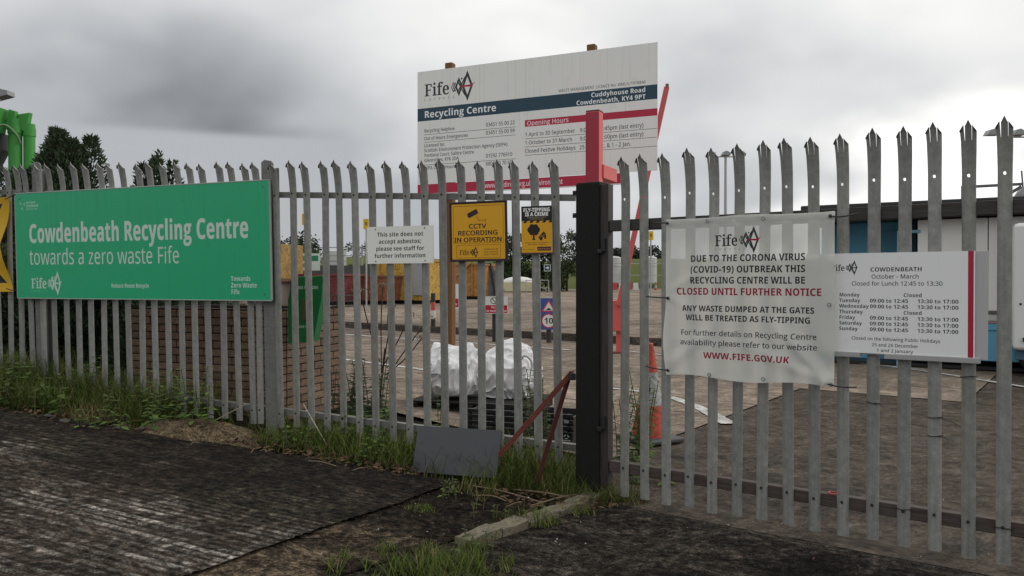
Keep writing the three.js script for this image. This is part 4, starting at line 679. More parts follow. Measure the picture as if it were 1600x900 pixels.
skip('red_skip', 'dark red open skip left of the rusty one', -8.7, 37, -0.5, 3.4, 1.8, 0.4, 1.82, rustMat(0.16, 0.035, 0.04), 0.25, 3, rustMat(0.2, 0.05, 0.05));
skip('rusty_skip', 'low rusty orange brown open skip beside the yellow one', -6.9, 38, -0.45, 3.6, 1.8, 0.4, 1.75, rustMat(0.26, 0.1, 0.055), 0.15, 4, rustMat(0.2, 0.09, 0.05));
{ const t = skip('yellow_skip', 'tall dented yellow skip with a sloping end', -4.75, 38.5, -0.4, 2.6, 2, 0.4, 2.5, rustMat(0.5, 0.34, 0.06), 0.1, 2, rustMat(0.42, 0.28, 0.05)); obj('end_plate', new THREE.ExtrudeGeometry(new THREE.Shape([[-1.75, 0.3], [-1.2, 0.3], [-1.2, 2.05], [-1.35, 2.0], [-1.8, 1.1]].map(q => new THREE.Vector2(...q))), { depth: 0.12, bevelEnabled: false }).translate(0, 0, 1.0), rustMat(0.5, 0.34, 0.06), t); const tex = canvas(128, 256, (x, w, h) => { x.fillStyle = '#8e9496'; x.fillRect(0, 0, w, h); blotch(x, w, h, 60, 0.3, ['#5d5a54', '#a9aeb0', '#8a6a2a'], 41); txt(x, '19', 66, 70, 60, '#55585a', { align: 'center' }); }); mesh4(0.8, 1.9, 0.03, new THREE.MeshStandardMaterial({ map: tex, roughness: 0.7 }), M.alu, t, 'grey_panel').position.set(1.0, 1.35, 1.12); }
skip('brown_skip', 'brown rusty skip half hidden by the camera warning sign', -2.6, 48, -0.4, 2.6, 1.8, 0.4, 1.9, rustMat(0.2, 0.085, 0.05), 0.1, 3, rustMat(0.16, 0.08, 0.05));
{ const t = skip('orange_skip', 'orange skip with a diagonal brace, right of the timber sign post', -2.1, 45, -0.5, 1.7, 1.6, 0.4, 2.45, rustMat(0.42, 0.22, 0.06), 0.1, 2, rustMat(0.35, 0.2, 0.06)); obj('diagonal_brace', bar(new THREE.Vector3(-0.6, 1.3, 0.95), new THREE.Vector3(0.55, 2.2, 0.95), 0.1), rustMat(0.5, 0.32, 0.07), t); }
{ const t = thing('grey_compactor', 'grey compactor end with dark struts behind the orange skip', 'compactor'); t.position.set(-1.35, H(-1.3, 46) + 0.16, -46); obj('body', new THREE.ExtrudeGeometry(new THREE.Shape([[-0.45, 0.1], [0.5, 0.1], [0.45, 1.5], [0.15, 2.0], [-0.35, 2.0]].map(q => new THREE.Vector2(...q))), { depth: 1.2, bevelEnabled: false }), mat(0.2, 0.23, 0.26, 0.6, { map: grain }), t); for (const s of [-1, 1]) obj('strut', bar(new THREE.Vector3(s * 0.45, 0, 1.26), new THREE.Vector3(s * 0.12, 2.0, 1.26), 0.1), M.black, t); }
{ const t = thing('yellow_container', 'tall ochre yellow container box right of the green sign edge', 'container'); const X = -12.4, Z = 37; t.position.set(X, H(X, Z) + 0.16, -Z); t.rotation.y = -0.25; const m = mat(0.52, 0.32, 0.07, 0.6, { map: grain }); obj('box', bx(5, 1.55, 2, 0, 1.95, 0, 0.02), m, t); for (let i = 0; i < 8; i++) obj('rib', bx(0.07, 1.5, 0.06, -2.3 + i * 0.64, 1.95, 1.02), m, t); obj('door_panel', bx(0.55, 1.2, 0.03, 1.75, 1.95, 1.03), mat(0.6, 0.45, 0.18, 0.6), t); obj('base_rail', bx(5.1, 0.14, 2.05, 0, 1.12, 0), mat(0.1, 0.05, 0.03, 0.7), t); for (const x of [-2, -0.6, 0.8, 2.2]) obj('leg', bx(0.16, 1.06, 1.9, x, 0.53, 0), mat(0.3, 0.26, 0.22, 0.8), t); }
// platform with pale tanks
{ const t = thing('tank_platform', 'dark raised platform with railings far across the yard', 'platform'); const X = -11.2, Z = 50; t.position.set(X, H(X, Z) + 0.16, -Z); obj('deck', bx(8.5, 0.9, 2.5, 0, 1.45, 0), mat(0.06, 0.065, 0.065, 0.8), t); for (const x of [-3.6, -1.2, 1.2, 3.6]) obj('leg', bx(0.3, 1.0, 2.2, x, 0.5, 0), mat(0.08, 0.08, 0.08, 0.8), t); obj('guard_rail', [bx(8.4, 0.06, 0.06, 0, 3.0, 1.2), bx(8.4, 0.05, 0.05, 0, 2.5, 1.2), ...[-4.1, -2.05, 0, 2.05, 4.1].map(x => bx(0.06, 1.15, 0.06, x, 2.46, 1.2))], M.pole, t);
  [[-1.25, 'left of two'], [0.35, 'right of two']].forEach(([x, w]) => { const q = thing('pale_tank', `pale grey square tank, ${w} on the far platform`, 'tank', 'tanks on the platform'); q.position.set(X + x, H(X, Z) + 0.16 + 1.9, -Z); obj('tank_body', bx(0.85, 0.95, 0.9, 0, 0.475, 0.2, 0.06), mat(0.55, 0.57, 0.57, 0.5), q); obj('cage', [bx(0.9, 0.04, 0.95, 0, 0.3, 0.2), bx(0.9, 0.04, 0.95, 0, 0.65, 0.2), bx(0.04, 0.95, 0.95, -0.43, 0.475, 0.2), bx(0.04, 0.95, 0.95, 0.43, 0.475, 0.2)], M.pole, q); }); }
{ const t = thing('direction_board', 'small green and white direction board beside the yellow container', 'sign'); t.position.set(-10.25, 0, -40); const tex = canvas(128, 80, (x, w, h) => { x.fillStyle = '#c5d4cc'; x.fillRect(0, 0, w, h); x.fillStyle = '#1c7d58'; x.fillRect(8, 10, 112, 26); x.fillRect(8, 46, 80, 20); }); mesh4(1.3, 0.85, 0.03, new THREE.MeshStandardMaterial({ map: tex, roughness: 0.5 }), M.alu, t).position.set(0, 2.5, 0); obj('pole', cyl(0.04, 0.04, 2.2, 0, 0.45, -0.06), M.pole, t); }
{ const t = thing('covered_dinghy', 'low cream coloured covered tub on the far side of the yard', 'tub'); const X = 0.5, Z = 62; t.position.set(X, H(X, Z) + 0.14, -Z); const s = new THREE.Shape([[-1.0, 0.1], [1.0, 0.1], [1.25, 0.75], [-1.25, 0.75]].map(q => new THREE.Vector2(...q))); obj('tub', new THREE.ExtrudeGeometry(s, { depth: 1, bevelEnabled: true, bevelSize: 0.06, bevelThickness: 0.06 }), mat(0.5, 0.48, 0.3, 0.6), t); obj('cover', new THREE.SphereGeometry(1.25, 20, 8, 0, 7, 0, 1.57).scale(1, 0.34, 0.5).translate(0, 0.78, 0.5), mat(0.66, 0.66, 0.62, 0.6), t); obj('skid', bx(2, 0.12, 0.9, 0, 0.05, 0.5), M.black, t); }
{ const t = thing('hoop_barrier', 'galvanised tubular hoop barrier far across the yard', 'barrier'); const X = 1.9, Z = 60; t.position.set(X, H(X, Z) + 0.16, -Z); const V = (x, y) => new THREE.Vector3(x, y, 0); obj('rails', [bar(V(-0.85, 0), V(-0.85, 0.95), 0.06), bar(V(0.85, -0.05), V(0.85, 0.95), 0.06), bar(V(-0.85, 0.92), V(0.85, 0.92), 0.06), bar(V(-0.85, 0.35), V(0.85, 0.35), 0.05)], M.pole, t); obj('notice', bx(0.4, 0.6, 0.02, 0.05, 0.62, 0.03), M.white, t); }
{ const t = thing('arrow_sign', 'small dark blue square sign with white arrow before the hedge', 'sign'); t.position.set(2.65, 0, -60); const tex = canvas(96, 96, (x, w, h) => { x.fillStyle = '#b9c2c8'; x.fillRect(0, 0, w, h); x.fillStyle = '#1d3345'; x.fillRect(8, 8, 80, 80); x.fillStyle = '#d5dade'; x.fillRect(22, 40, 30, 16); x.beginPath(); x.moveTo(50, 22); x.lineTo(76, 48); x.lineTo(50, 74); x.fill(); }); mesh4(0.5, 0.5, 0.02, new THREE.MeshStandardMaterial({ map: tex, roughness: 0.5 }), M.alu, t).position.set(0, 2.55, 0); obj('pole', cyl(0.04, 0.04, 2.2, 0, 0.5, -0.06), M.bolt, t); }
{ const t = thing('plastic_road_barrier', 'low red and white plastic barrier at the foot of the bank', 'barrier'); const X = 9.3, Z = 70; t.position.set(X, H(X, Z) - 0.02, -Z); for (let i = 0; i < 6; i++) obj('segment', new THREE.ExtrudeGeometry(new THREE.Shape([[-0.3, 0], [0.3, 0], [0.24, 0.25], [0.2, 0.8], [-0.2, 0.8], [-0.24, 0.25]].map(q => new THREE.Vector2(...q))), { depth: 0.28, bevelEnabled: false }).translate(-1.6 + i * 0.62, 0, 0), i % 2 ? mat(0.6, 0.6, 0.6, 0.5) : mat(0.5, 0.05, 0.05, 0.5), t); }
// mesh panel fence on the far bank edge with two pale tanks
{ const t = thing('far_mesh_fence', 'thin grey tubular fence standing on the far grass bank', 'fence'); t.position.set(11.2, 0, -72); const gs = []; for (let i = 0; i < 6; i++) gs.push(bx(0.07, 2.6, 0.07, -4 + i * 1.7, 1.9, 0)); obj('frame_posts', gs, M.pole, t); obj('rail', bx(8.6, 0.06, 0.06, 0.25, 3.15, 0), M.pole, t); obj('rail', bx(8.6, 0.06, 0.06, 0.25, 2.1, 0), M.pole, t); }
[[9.6, 'left one behind the red lifting arm'], [13.0, 'right one seen beside the banner edge']].forEach(([X, d]) => { const t = thing('upright_tank', `pale grey upright tank on the far bank, ${d}`, 'tank', 'tanks on the far bank'); t.position.set(X, 1.4, -76); obj('tank_body', [cyl(0.75, 0.75, 2.35, 0, 0, 0, 24), new THREE.SphereGeometry(0.75, 24, 8, 0, 7, 0, 1.57).scale(1, 0.25, 1).translate(0, 2.35, 0)], mat(0.42, 0.43, 0.42, 0.5), t); obj('hoop', [new THREE.TorusGeometry(0.76, 0.03, 6, 30).rotateX(1.5708).translate(0, 1.6, 0)], M.pole, t); });
// lamp columns
{
  const mk = (X, Z, top, heads, label) => { const t = thing('floodlight_column', label, 'lamp', 'floodlight columns'); t.position.set(X, 0, -Z); const y0 = H(X, Math.min(Z, 100)) + 0.1; obj('column', cyl(0.11, 0.07, top - y0, 0, y0, 0, 12), M.pole, t); obj('crossbar', bx(1.7, 0.06, 0.06, 0, top - 0.12, 0), M.pole, t); for (const [x, a] of heads) { const hd = obj('lamp_head', new THREE.ExtrudeGeometry(new THREE.Shape([[-0.45, 0], [0.4, -0.05], [0.45, 0.1], [0.1, 0.28], [-0.2, 0.24]].map(q => new THREE.Vector2(...q))), { depth: 0.5, bevelEnabled: true, bevelSize: 0.03, bevelThickness: 0.03 }).translate(0, 0, -0.25).scale(0.55, 0.7, 0.7), mat(0.25, 0.26, 0.27, 0.5), t); hd.position.set(x, top - 0.02, 0); hd.rotation.z = a; } };
  mk(12.0, 45, 8.65, [[0, 0.1], [-0.85, 0.1], [0.85, -0.1]], 'tall thin floodlight column rising above the closure banner');
  mk(21.2, 32.5, 7.5, [[-0.7, 0.1], [-1.75, 0.1]], 'floodlight column at the right edge with grey lamp heads');
  mk(-16.8, 25, 7.3, [[0.95, 0.35]], 'floodlight column at the left edge with one tilted lamp head');
}
// site cabin on the right
{
  const t = thing('site_cabin', 'white and blue site cabin with dark flat roof behind the gate', 'building'); t.position.set(5.62, H(5.6, 14), -14.1); t.rotation.y = -0.53;   // local +x runs right and nearer
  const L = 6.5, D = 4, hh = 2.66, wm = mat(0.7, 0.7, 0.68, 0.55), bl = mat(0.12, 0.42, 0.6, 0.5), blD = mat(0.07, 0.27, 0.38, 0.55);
  obj('roof', [bx(L + 0.6, 0.27, D + 0.5, L / 2 - 0.15, hh - 0.03, -D / 2 + 0.1, 0.02)], mat(0.02, 0.021, 0.024, 0.6), t);
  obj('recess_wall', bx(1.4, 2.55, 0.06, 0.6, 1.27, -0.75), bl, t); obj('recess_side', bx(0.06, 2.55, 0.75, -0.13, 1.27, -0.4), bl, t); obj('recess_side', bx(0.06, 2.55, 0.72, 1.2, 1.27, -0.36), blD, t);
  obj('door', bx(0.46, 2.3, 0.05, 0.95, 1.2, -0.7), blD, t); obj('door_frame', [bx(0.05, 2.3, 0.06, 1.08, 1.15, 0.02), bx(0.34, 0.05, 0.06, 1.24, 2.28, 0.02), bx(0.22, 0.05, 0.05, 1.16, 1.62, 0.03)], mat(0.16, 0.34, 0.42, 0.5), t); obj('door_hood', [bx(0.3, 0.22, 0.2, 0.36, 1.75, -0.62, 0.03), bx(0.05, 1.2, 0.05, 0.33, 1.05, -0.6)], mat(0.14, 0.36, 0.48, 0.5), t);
  for (let i = 0; i < 5; i++) obj('white_cladding', bx(1.02 - 0.012, 1.5, 0.06, 1.36 + 0.51 + i * 1.02, 1.72, 0.0, 0.008), wm, t);
  obj('trim_strip', bx(L - 1.4, 0.05, 0.075, L / 2 + 0.65, 0.945, 0.0), mat(0.1, 0.1, 0.1, 0.6), t); obj('trim_strip', bx(L - 1.4, 0.1, 0.06, L / 2 + 0.65, 0.86, 0.0), mat(0.45, 0.44, 0.43, 0.6), t); obj('trim_strip', bx(L - 1.4, 0.04, 0.07, L / 2 + 0.65, 0.785, 0.0), mat(0.3, 0.2, 0.19, 0.6), t);
  obj('blue_skirt', [bx(L - 1.4, 0.6, 0.06, L / 2 + 0.65, 0.46, -0.002), bx(L - 1.4, 0.04, 0.1, L / 2 + 0.65, 0.68, 0.0)], mat(0.1, 0.33, 0.48, 0.5), t);
  obj('end_wall', bx(0.06, 2.55, D - 0.1, L - 0.02, 1.27, -D / 2), wm, t); obj('end_wall', bx(0.06, 2.55, D - 0.9, -0.13, 1.27, -D / 2 - 0.4), bl, t); obj('back_wall', bx(L, 2.55, 0.06, L / 2 - 0.05, 1.27, -D), wm, t); obj('floor', bx(L, 0.06, D - 0.2, L / 2 - 0.05, 0.03, -D / 2), M.black, t);
}
{ // white lorry body parked at the right edge
  const t = thing('white_lorry_body', 'white box lorry body with dark wheels at the right edge', 'lorry'); t.position.set(7.64, H(8, 12), -12.2); t.rotation.y = -0.53; const wm = mat(0.68, 0.69, 0.68, 0.45);
  obj('body', bx(2.2, 1.95, 2.0, 1.1, 1.38, -1.02, 0.07), wm, t); obj('chassis', bx(2.1, 0.14, 1.7, 1.1, 0.33, -1.0), mat(0.05, 0.12, 0.18, 0.5), t); obj('latch', bx(0.14, 0.06, 0.05, 0.2, 0.58, 0.0), M.black, t); obj('rivet', screwG.clone().scale(3, 3, 3), M.bolt, t).position.set(0.1, 1.12, -0.01);
  for (const x of [0.42, 1.6]) { const w = obj('wheel', new THREE.TorusGeometry(0.26, 0.1, 10, 24).translate(x, 0.36, -0.25), M.black, t); obj('hub', new THREE.CylinderGeometry(0.2, 0.2, 0.1, 18).rotateX(1.57).translate(x, 0.36, -0.25), mat(0.1, 0.1, 0.1, 0.6), w); const w2 = obj('wheel', new THREE.TorusGeometry(0.26, 0.1, 10, 24).translate(x, 0.36, -1.75), M.black, t); }
}
{ const t = thing('roof_bracket', 'thin steel pole bracket standing on the dark cabin roof', 'bracket'); t.position.set(7.65, 2.62, -13.55); t.rotation.y = -0.53; const V = (x, y, z = 0) => new THREE.Vector3(x, y, z), m = mat(0.12, 0.12, 0.13, 0.6); obj('post', bar(V(0, 0.02), V(0, 0.52), 0.09), m, t); obj('aerial', bar(V(0.02, 0.5), V(0.02, 0.84), 0.025), m, t); obj('crossbar', bar(V(-0.04, 0.5), V(0.85, 0.5), 0.045), m, t); obj('aerial', bar(V(0.84, 0.45), V(0.82, 0.72), 0.025), m, t); obj('stay', bar(V(0.82, 0.46), V(0.3, 0.12), 0.05), m, t); obj('beam', bar(V(0.25, 0.14), V(1.1, 0.24), 0.06), mat(0.12, 0.13, 0.2, 0.6), t); obj('foot', bx(1.2, 0.08, 0.12, 0.5, 0.08, 0), m, t); }
{ const t = thing('roof_tank', 'rounded pale grey tank on the cabin roof at right edge', 'tank'); t.position.set(8.95, 2.72, -13.1); t.rotation.y = -0.53; obj('tank_body', new THREE.LatheGeometry([[0, 0], [0.62, 0], [0.62, 0.24], [0.55, 0.36], [0.34, 0.43], [0, 0.44]].map(q => new THREE.Vector2(...q)), 28), mat(0.32, 0.33, 0.33, 0.55), t); obj('lid', cyl(0.3, 0.28, 0.04, 0, 0.43, 0, 20), mat(0.06, 0.06, 0.06, 0.6), t); }
// green handling crane at the left
{
  const t = thing('green_crane', 'bright green hydraulic loading crane folded behind the left trees', 'crane'); const X = -11.0, Z = 17.6; t.position.set(X, H(X, Z), -Z); t.scale.setScalar(0.9); const gm = mat(0.035, 0.25, 0.035, 0.6), dk = mat(0.03, 0.035, 0.035, 0.6);
  const V = (x, y, z = 0) => new THREE.Vector3(x, y, z);
  obj('cylinder', [cyl(0.15, 0.15, 2.9, 0.16, 2.6, 0.1, 20), cyl(0.165, 0.165, 0.16, 0.16, 5.15, 0.1, 20)], gm, t); obj('cylinder', [cyl(0.13, 0.13, 2.9, 0.44, 2.5, 0.0, 20), cyl(0.145, 0.145, 0.2, 0.44, 5.1, 0, 20)], gm, t);
  obj('mast', bx(0.5, 4.2, 0.5, 0.2, 2.1, -0.35, 0.03), mat(0.05, 0.3, 0.05, 0.5), t); obj('base', bx(2.2, 0.9, 1.6, 0, 0.45, -0.2, 0.05), dk, t);
  const pl = (pts, z, d) => new THREE.ExtrudeGeometry(new THREE.Shape(pts.map(q => new THREE.Vector2(...q))), { depth: d, bevelEnabled: true, bevelSize: 0.02, bevelThickness: 0.02 }).translate(0, 0, z);
  obj('boom', pl([[-1.6, 4.9], [-0.1, 5.15], [-0.02, 5.7], [-0.1, 5.72], [-0.45, 5.66], [-1.6, 5.4]], 0.1, 0.35), gm, t); obj('link_plate', pl([[0.02, 5.25], [0.1, 5.7], [0.22, 5.66], [0.2, 5.2]], 0.12, 0.1), gm, t); obj('link_plate', pl([[0.2, 5.3], [0.24, 5.6], [0.5, 5.64], [0.42, 5.2]], 0.0, 0.12), gm, t);
  obj('hose', [tube([V(-0.2, 5.15, 0.5), V(0.1, 5.3, 0.42), V(0.3, 5.1, 0.3), V(0.34, 4.9, 0.2)], 0.03, 24)], mat(0.12, 0.2, 0.1, 0.5), t); obj('grab', pl([[-1.2, 4.9], [-0.12, 5.12], [-0.12, 4.75], [-0.3, 4.4], [-0.42, 3.9], [-0.7, 3.8], [-0.9, 4.3]], -0.1, 0.3), dk, t);
}
// ---------- vegetation ----------
const leafMat = (r, g, b) => { const m = new THREE.MeshPhysicalMaterial({ roughness: 0.9, specularIntensity: 0.35, vertexColors: true, side: THREE.DoubleSide }); m.color.setRGB(r, g, b); return m; };
const LM = leafMat(1, 1, 1), bark = mat(0.05, 0.04, 0.03, 0.95, { map: woodT });
// collect leaf quads: bent diamonds
class Leaves { constructor() { this.p = []; this.c = []; this.i = []; }
  add(x, y, z, dir, up, l, w, col) { const s = new THREE.Vector3().crossVectors(dir, up).normalize().multiplyScalar(w / 2), o = this.p.length / 3; const mx = x + dir.x * l * 0.45, my = y + dir.y * l * 0.45, mz = z + dir.z * l * 0.45; this.p.push(x, y, z, mx + s.x, my + s.y, mz + s.z, x + dir.x * l, y + dir.y * l - l * 0.08, z + dir.z * l, mx - s.x, my - s.y, mz - s.z); for (let k = 0; k < 4; k++) this.c.push(...col); this.i.push(o, o + 1, o + 2, o, o + 2, o + 3); }
  geo() { const g = new THREE.BufferGeometry(); g.setAttribute('position', new THREE.Float32BufferAttribute(this.p, 3)); g.setAttribute('color', new THREE.Float32BufferAttribute(this.c, 3)); g.setIndex(this.i); g.computeVertexNormals(); return g; } }
const rdir = (yb = 0) => new THREE.Vector3(R(-1, 1), R(-1, 1) + yb, R(-1, 1)).normalize();
function conifer(label, X, Z, h, r, n, sd, group) {
  seed = sd; const t = thing('conifer_tree', label, 'tree', group); const y0 = H(X, Z); t.position.set(X, y0 - 0.05, -Z);
  obj('trunk', [cyl(0.12, 0.02, h * 0.9, 0, 0, 0, 8)], bark, t); const L = new Leaves();
  const lobes = []; for (let k = 0; k < 22; k++) { const b = R(0.05, 0.76) * h, a = R(0, 6.28), q = R(0.25, 0.85) * r * (1 - b / h * 0.7); lobes.push([Math.cos(a) * q, Math.sin(a) * q, b, R(0.24, 0.5) * h * (1 - 0.45 * b / h), R(0.34, 0.52) * r]); } lobes.push([0, 0, 0.3 * h, 0.7 * h, 0.36 * r]); for (let k = 0; k < 8; k++) { const a = R(0, 6.28); lobes.push([Math.cos(a) * r * 0.5, Math.sin(a) * r * 0.5, 0, h * 0.5, r * 0.45]); }
  for (let i = 0; i < n * 2.6; i++) { const [lx, lz, b, lh, lr] = lobes[Math.floor(rnd() * lobes.length)]; const f = Math.pow(rnd(), 0.8), a = R(0, 6.28), q = lr * Math.sqrt(R(0.15, 1)) * (1 - f * 0.88) * (f < 0.12 ? 0.75 : 1); const x = lx + Math.cos(a) * q, z = lz + Math.sin(a) * q, y = b + f * lh; const d = new THREE.Vector3(Math.cos(a) * 0.7 + R(-0.5, 0.5), R(0.3, 1.5), Math.sin(a) * 0.7 + R(-0.5, 0.5)).normalize(); const k = R(0.6, 1.25); L.add(x, y, z, d, rdir(), R(0.04, 0.11), R(0.018, 0.036), [0.056 * k, 0.084 * k, 0.044 * k]); }
  obj('crown', L.geo(), LM, t); return t;
}
conifer('broad dark conifer behind the fence at left, tallest of the group', -6.95, 12.2, 3.78, 1.15, 30000, 101, 'dark conifers behind the fence');
conifer('narrow dark conifer right of the tallest one, behind the green sign', -6.5, 12.0, 3.42, 0.8, 18000, 102, 'dark conifers behind the fence');
conifer('dark conifer at the very left edge under the green crane', -8.1, 12.4, 3.05, 1.1, 10000, 103, 'dark conifers behind the fence');
conifer('small lone dark conifer tip above the middle of the green sign', -4.75, 10.8, 3.05, 0.5, 5500, 104, 'dark conifers behind the fence');
conifer('low spreading dark evergreen filling the gap left of the brick enclosure', -5.6, 9.9, 1.75, 1.25, 16000, 105, 'dark conifers behind the fence');
conifer('second low spreading dark evergreen behind the fence at the left edge', -7.3, 10.6, 2.0, 1.3, 14000, 106, 'dark conifers behind the fence');
conifer('low dark evergreen squeezed behind the brick enclosure', -4.2, 9.6, 1.7, 0.95, 11000, 107, 'dark conifers behind the fence');
function bush(name, label, X, Z, y0, w, h, n, ls, col, sd, group, trunk = true) {
  seed = sd; const t = thing(name, label, name === 'hedge' ? 'hedge' : 'tree', group); t.position.set(X, y0, -Z); const L = new Leaves(), cl = [];
  const nc = 26; for (let k = 0; k < nc; k++) { const a = R(0, 6.28), q = Math.sqrt(rnd()) * w * 0.42; cl.push([Math.cos(a) * q, R(0.18, 0.88) * h, Math.sin(a) * q * 0.8, R(0.12, 0.24) * Math.min(w, h * 1.3)]); }
  if (trunk) { const gs = [cyl(0.05 * h / 3, 0.03 * h / 3, h * 0.5, 0, 0, 0, 7)]; for (let k = 0; k < 7; k++) { const c = cl[k]; gs.push(tube([new THREE.Vector3(0, h * 0.3, 0), new THREE.Vector3(c[0] * 0.5, c[1] * 0.7 + 0.1 * h, c[2] * 0.5), new THREE.Vector3(c[0], c[1], c[2])], 0.012 * h / 3, 8, 5)); } obj('trunk', gs, bark, t); }
  for (let i = 0; i < n; i++) { const c = cl[Math.floor(rnd() * nc)]; const d = rdir(0.1), q = c[3] * Math.pow(rnd(), 0.45); const k = R(0.6, 1.35); const y = Math.max(0.02, c[1] + d.y * q); L.add(c[0] + d.x * q, y, c[2] + d.z * q, rdir(0.2), rdir(), R(0.7, 1.3) * ls, R(0.5, 0.8) * ls, [col[0] * k, col[1] * k, col[2] * k]); }
  obj('crown', L.geo(), LM, t); return t;
}
bush('broadleaf_tree', 'ragged bushy tree behind the yellow container', -12.0, 44, 0.5, 3.4, 3.9, 2600, 0.2, [0.045, 0.062, 0.03], 201, 'far bushy trees');
bush('broadleaf_tree', 'slender bushy tree right of the camera warning sign', 0.1, 65, 0.5, 3.0, 5.2, 3400, 0.2, [0.04, 0.06, 0.026], 202, 'far bushy trees');
bush('broadleaf_tree', 'dark rounded tree behind the fly-tipping sign', 2.2, 66, 0.5, 3.6, 4.4, 3600, 0.2, [0.035, 0.052, 0.024], 203, 'far bushy trees');
bush('broadleaf_tree', 'pale loose tree touching the black gate post', 4.4, 64, 0.5, 2.8, 5.4, 2800, 0.18, [0.055, 0.072, 0.036], 204, 'far bushy trees');
bush('broadleaf_tree', 'low bush below the pale loose tree', 3.6, 63.5, 0.55, 2.6, 2.4, 2200, 0.18, [0.05, 0.075, 0.028], 205, 'far bushy trees');
bush('hedge', 'dark hedge at the foot of the bank behind the hoop barrier', 1.2, 66.5, 0.5, 5.0, 2.6, 4200, 0.2, [0.03, 0.045, 0.022], 206, null, false);
bush('hedge', 'dark hedge far behind the asbestos notice', -13.5, 66, 0.5, 6, 2.4, 4200, 0.22, [0.035, 0.05, 0.025], 207, null, false);
for (const [i, X, Z, w, h, lab] of [[0, -19.5, 110, 7, 3.4, 'faint distant tree on the skyline left of number 5'], [1, -16, 112, 5, 2.6, 'small distant tree on the skyline right of number 5'], [2, 13.6, 100, 4, 2.2, 'small distant bush on the bank skyline by the red arm'], [3, 17.5, 102, 4.5, 2.2, 'distant bush on the bank skyline beside the yellow number plate']]) bush('skyline_tree', lab, X, Z, 3.6, w, h, 1500, 0.35, [0.05, 0.062, 0.045], 220 + i, 'skyline trees');

// grass along the fence: curved tapered blades, one mass
const bladeG = (() => { const pos = [], idx = [], n = 4; for (let i = 0; i <= n; i++) { const t = i / n, w = 0.5 * (1 - t * 0.92), z = 0.35 * t * t; pos.push(-w, t * (1 - 0.12 * t), z, w, t * (1 - 0.12 * t), z); if (i) { const p = (i - 1) * 2; idx.push(p, p + 1, p + 3, p, p + 3, p + 2); } } const g = new THREE.BufferGeometry(); g.setAttribute('position', new THREE.Float32BufferAttribute(pos, 3)); g.setIndex(idx); g.computeVertexNormals(); return g; })();
const grassMat = new THREE.MeshPhysicalMaterial({ roughness: 0.9, specularIntensity: 0.35, side: THREE.DoubleSide });
function grassSet(list, parentName, meta) { // list of [x, Z, y, height, width, lean, colour]
  const m = new THREE.InstancedMesh(bladeG, grassMat, list.length), d = new THREE.Object3D(), c = new THREE.Color();
  list.forEach(([x, Z, y, h, w, ln, col], i) => { d.position.set(x, y, -Z); d.rotation.order = 'YXZ'; d.rotation.set(ln, R(0, 6.28), 0); d.scale.set(w, h, h); d.updateMatrix(); m.setMatrixAt(i, d.matrix); m.setColorAt(i, c.setRGB(...col)); });
  m.castShadow = m.receiveShadow = true; return m;
}
const gcol = dry => { const k = R(0.55, 1.3); return rnd() < dry ? [0.2 * k, 0.16 * k, 0.075 * k] : [0.072 * k + R(0, 0.02), 0.118 * k, 0.024 * k]; };
{
  seed = 301; const L = [];
  for (let i = 0; i < 30000; i++) {
    const s = R(-6.5, 2.75), front = s < -0.95 ? mix(0.5, 0.85, sst(-1, -3, s)) : 0.42; let o = R(-0.25, front); const dens = fbm(s * 2.2, o * 2, 3, 3); if (rnd() > dens * 1.5) continue;
    if (s > -1.02 && s < 0.02 && o > -0.02) continue; if (s > -0.75 && s < -0.1 && rnd() < 0.85) continue; if (s > 1.4 && s < 2.1 && o > 0.02) { if (rnd() < 0.75) continue; }
    const [x, Z] = fp(s, o); const hm = (0.14 + 0.38 * fbm(s * 1.3, 3, 5, 3)) * (s < -1 ? 1.15 : 1) * (o > 0.3 ? 0.7 : 1) * (s > 0 && s < 1.5 ? 0.78 : 1) * (s > 2.05 ? 1.15 : 1);
    L.push([x, Z, H(x, Z) - 0.035, hm * R(0.5, 1.25), R(0.005, 0.011), R(0, 0.55), gcol(0.13)]);
  }
  for (let i = 0; i < 900; i++) { const [x, Z] = fp(-1.45 + R(-0.22, 0.25), R(0.35, 0.72)); L.push([x, Z, H(x, Z) - 0.02, R(0.1, 0.26), R(0.004, 0.008), R(0.2, 1.1), gcol(0.85)]); }
  const m = grassSet(L); m.name = 'verge_grass'; m.userData = { label: 'green grass growing along the foot of the fence', category: 'grass', kind: 'stuff' }; scene.add(m);
}
// separate tufts on the forecourt
function tuft(label, X, Z, r, h, n, dry, y = 0) {
  const L = []; for (let i = 0; i < n; i++) { const a = R(0, 6.28), q = r * Math.sqrt(rnd()), x = X + Math.cos(a) * q * 1.3, z = Z + Math.sin(a) * q; if (r > 0.12 && fbm(x * 9, z * 9, 3, 2) < 0.46) continue; L.push([x - X, z - Z, H(x, z) - H(X, Z), h * R(0.4, 1.15) * (1 - 0.5 * q / r), R(0.0035, 0.007), R(0.05, 0.75), gcol(dry)]); }
  const m = grassSet(L); m.name = numbered('grass_tuft'); m.position.set(X, H(X, Z) - 0.012 + y, -Z); tag(m, label, 'grass', 'grass tufts on the forecourt'); m.userData.kind = 'stuff'; scene.add(m);
}
seed = 401;
tuft('dry yellowish grass tuft in front of the leaning grey sheet', -0.25, 5.42, 0.14, 0.24, 420, 0.5);
tuft('small flat green tuft on the joint of the concrete apron', -0.57, 4.98, 0.085, 0.07, 260, 0.1);
tuft('rounded green tuft between the path and the kerb stones', 0.1, 4.96, 0.15, 0.17, 520, 0.15);
tuft('wide green grass patch at the bottom edge before the kerb end', -0.45, 3.93, 0.36, 0.16, 2600, 0.08);
tuft('long lush tuft at the near end of the kerb', -0.24, 4.2, 0.2, 0.15, 800, 0.1);
tuft('tall thin grass tuft against the black gate post', 0.62, 5.5, 0.12, 0.34, 240, 0.2);
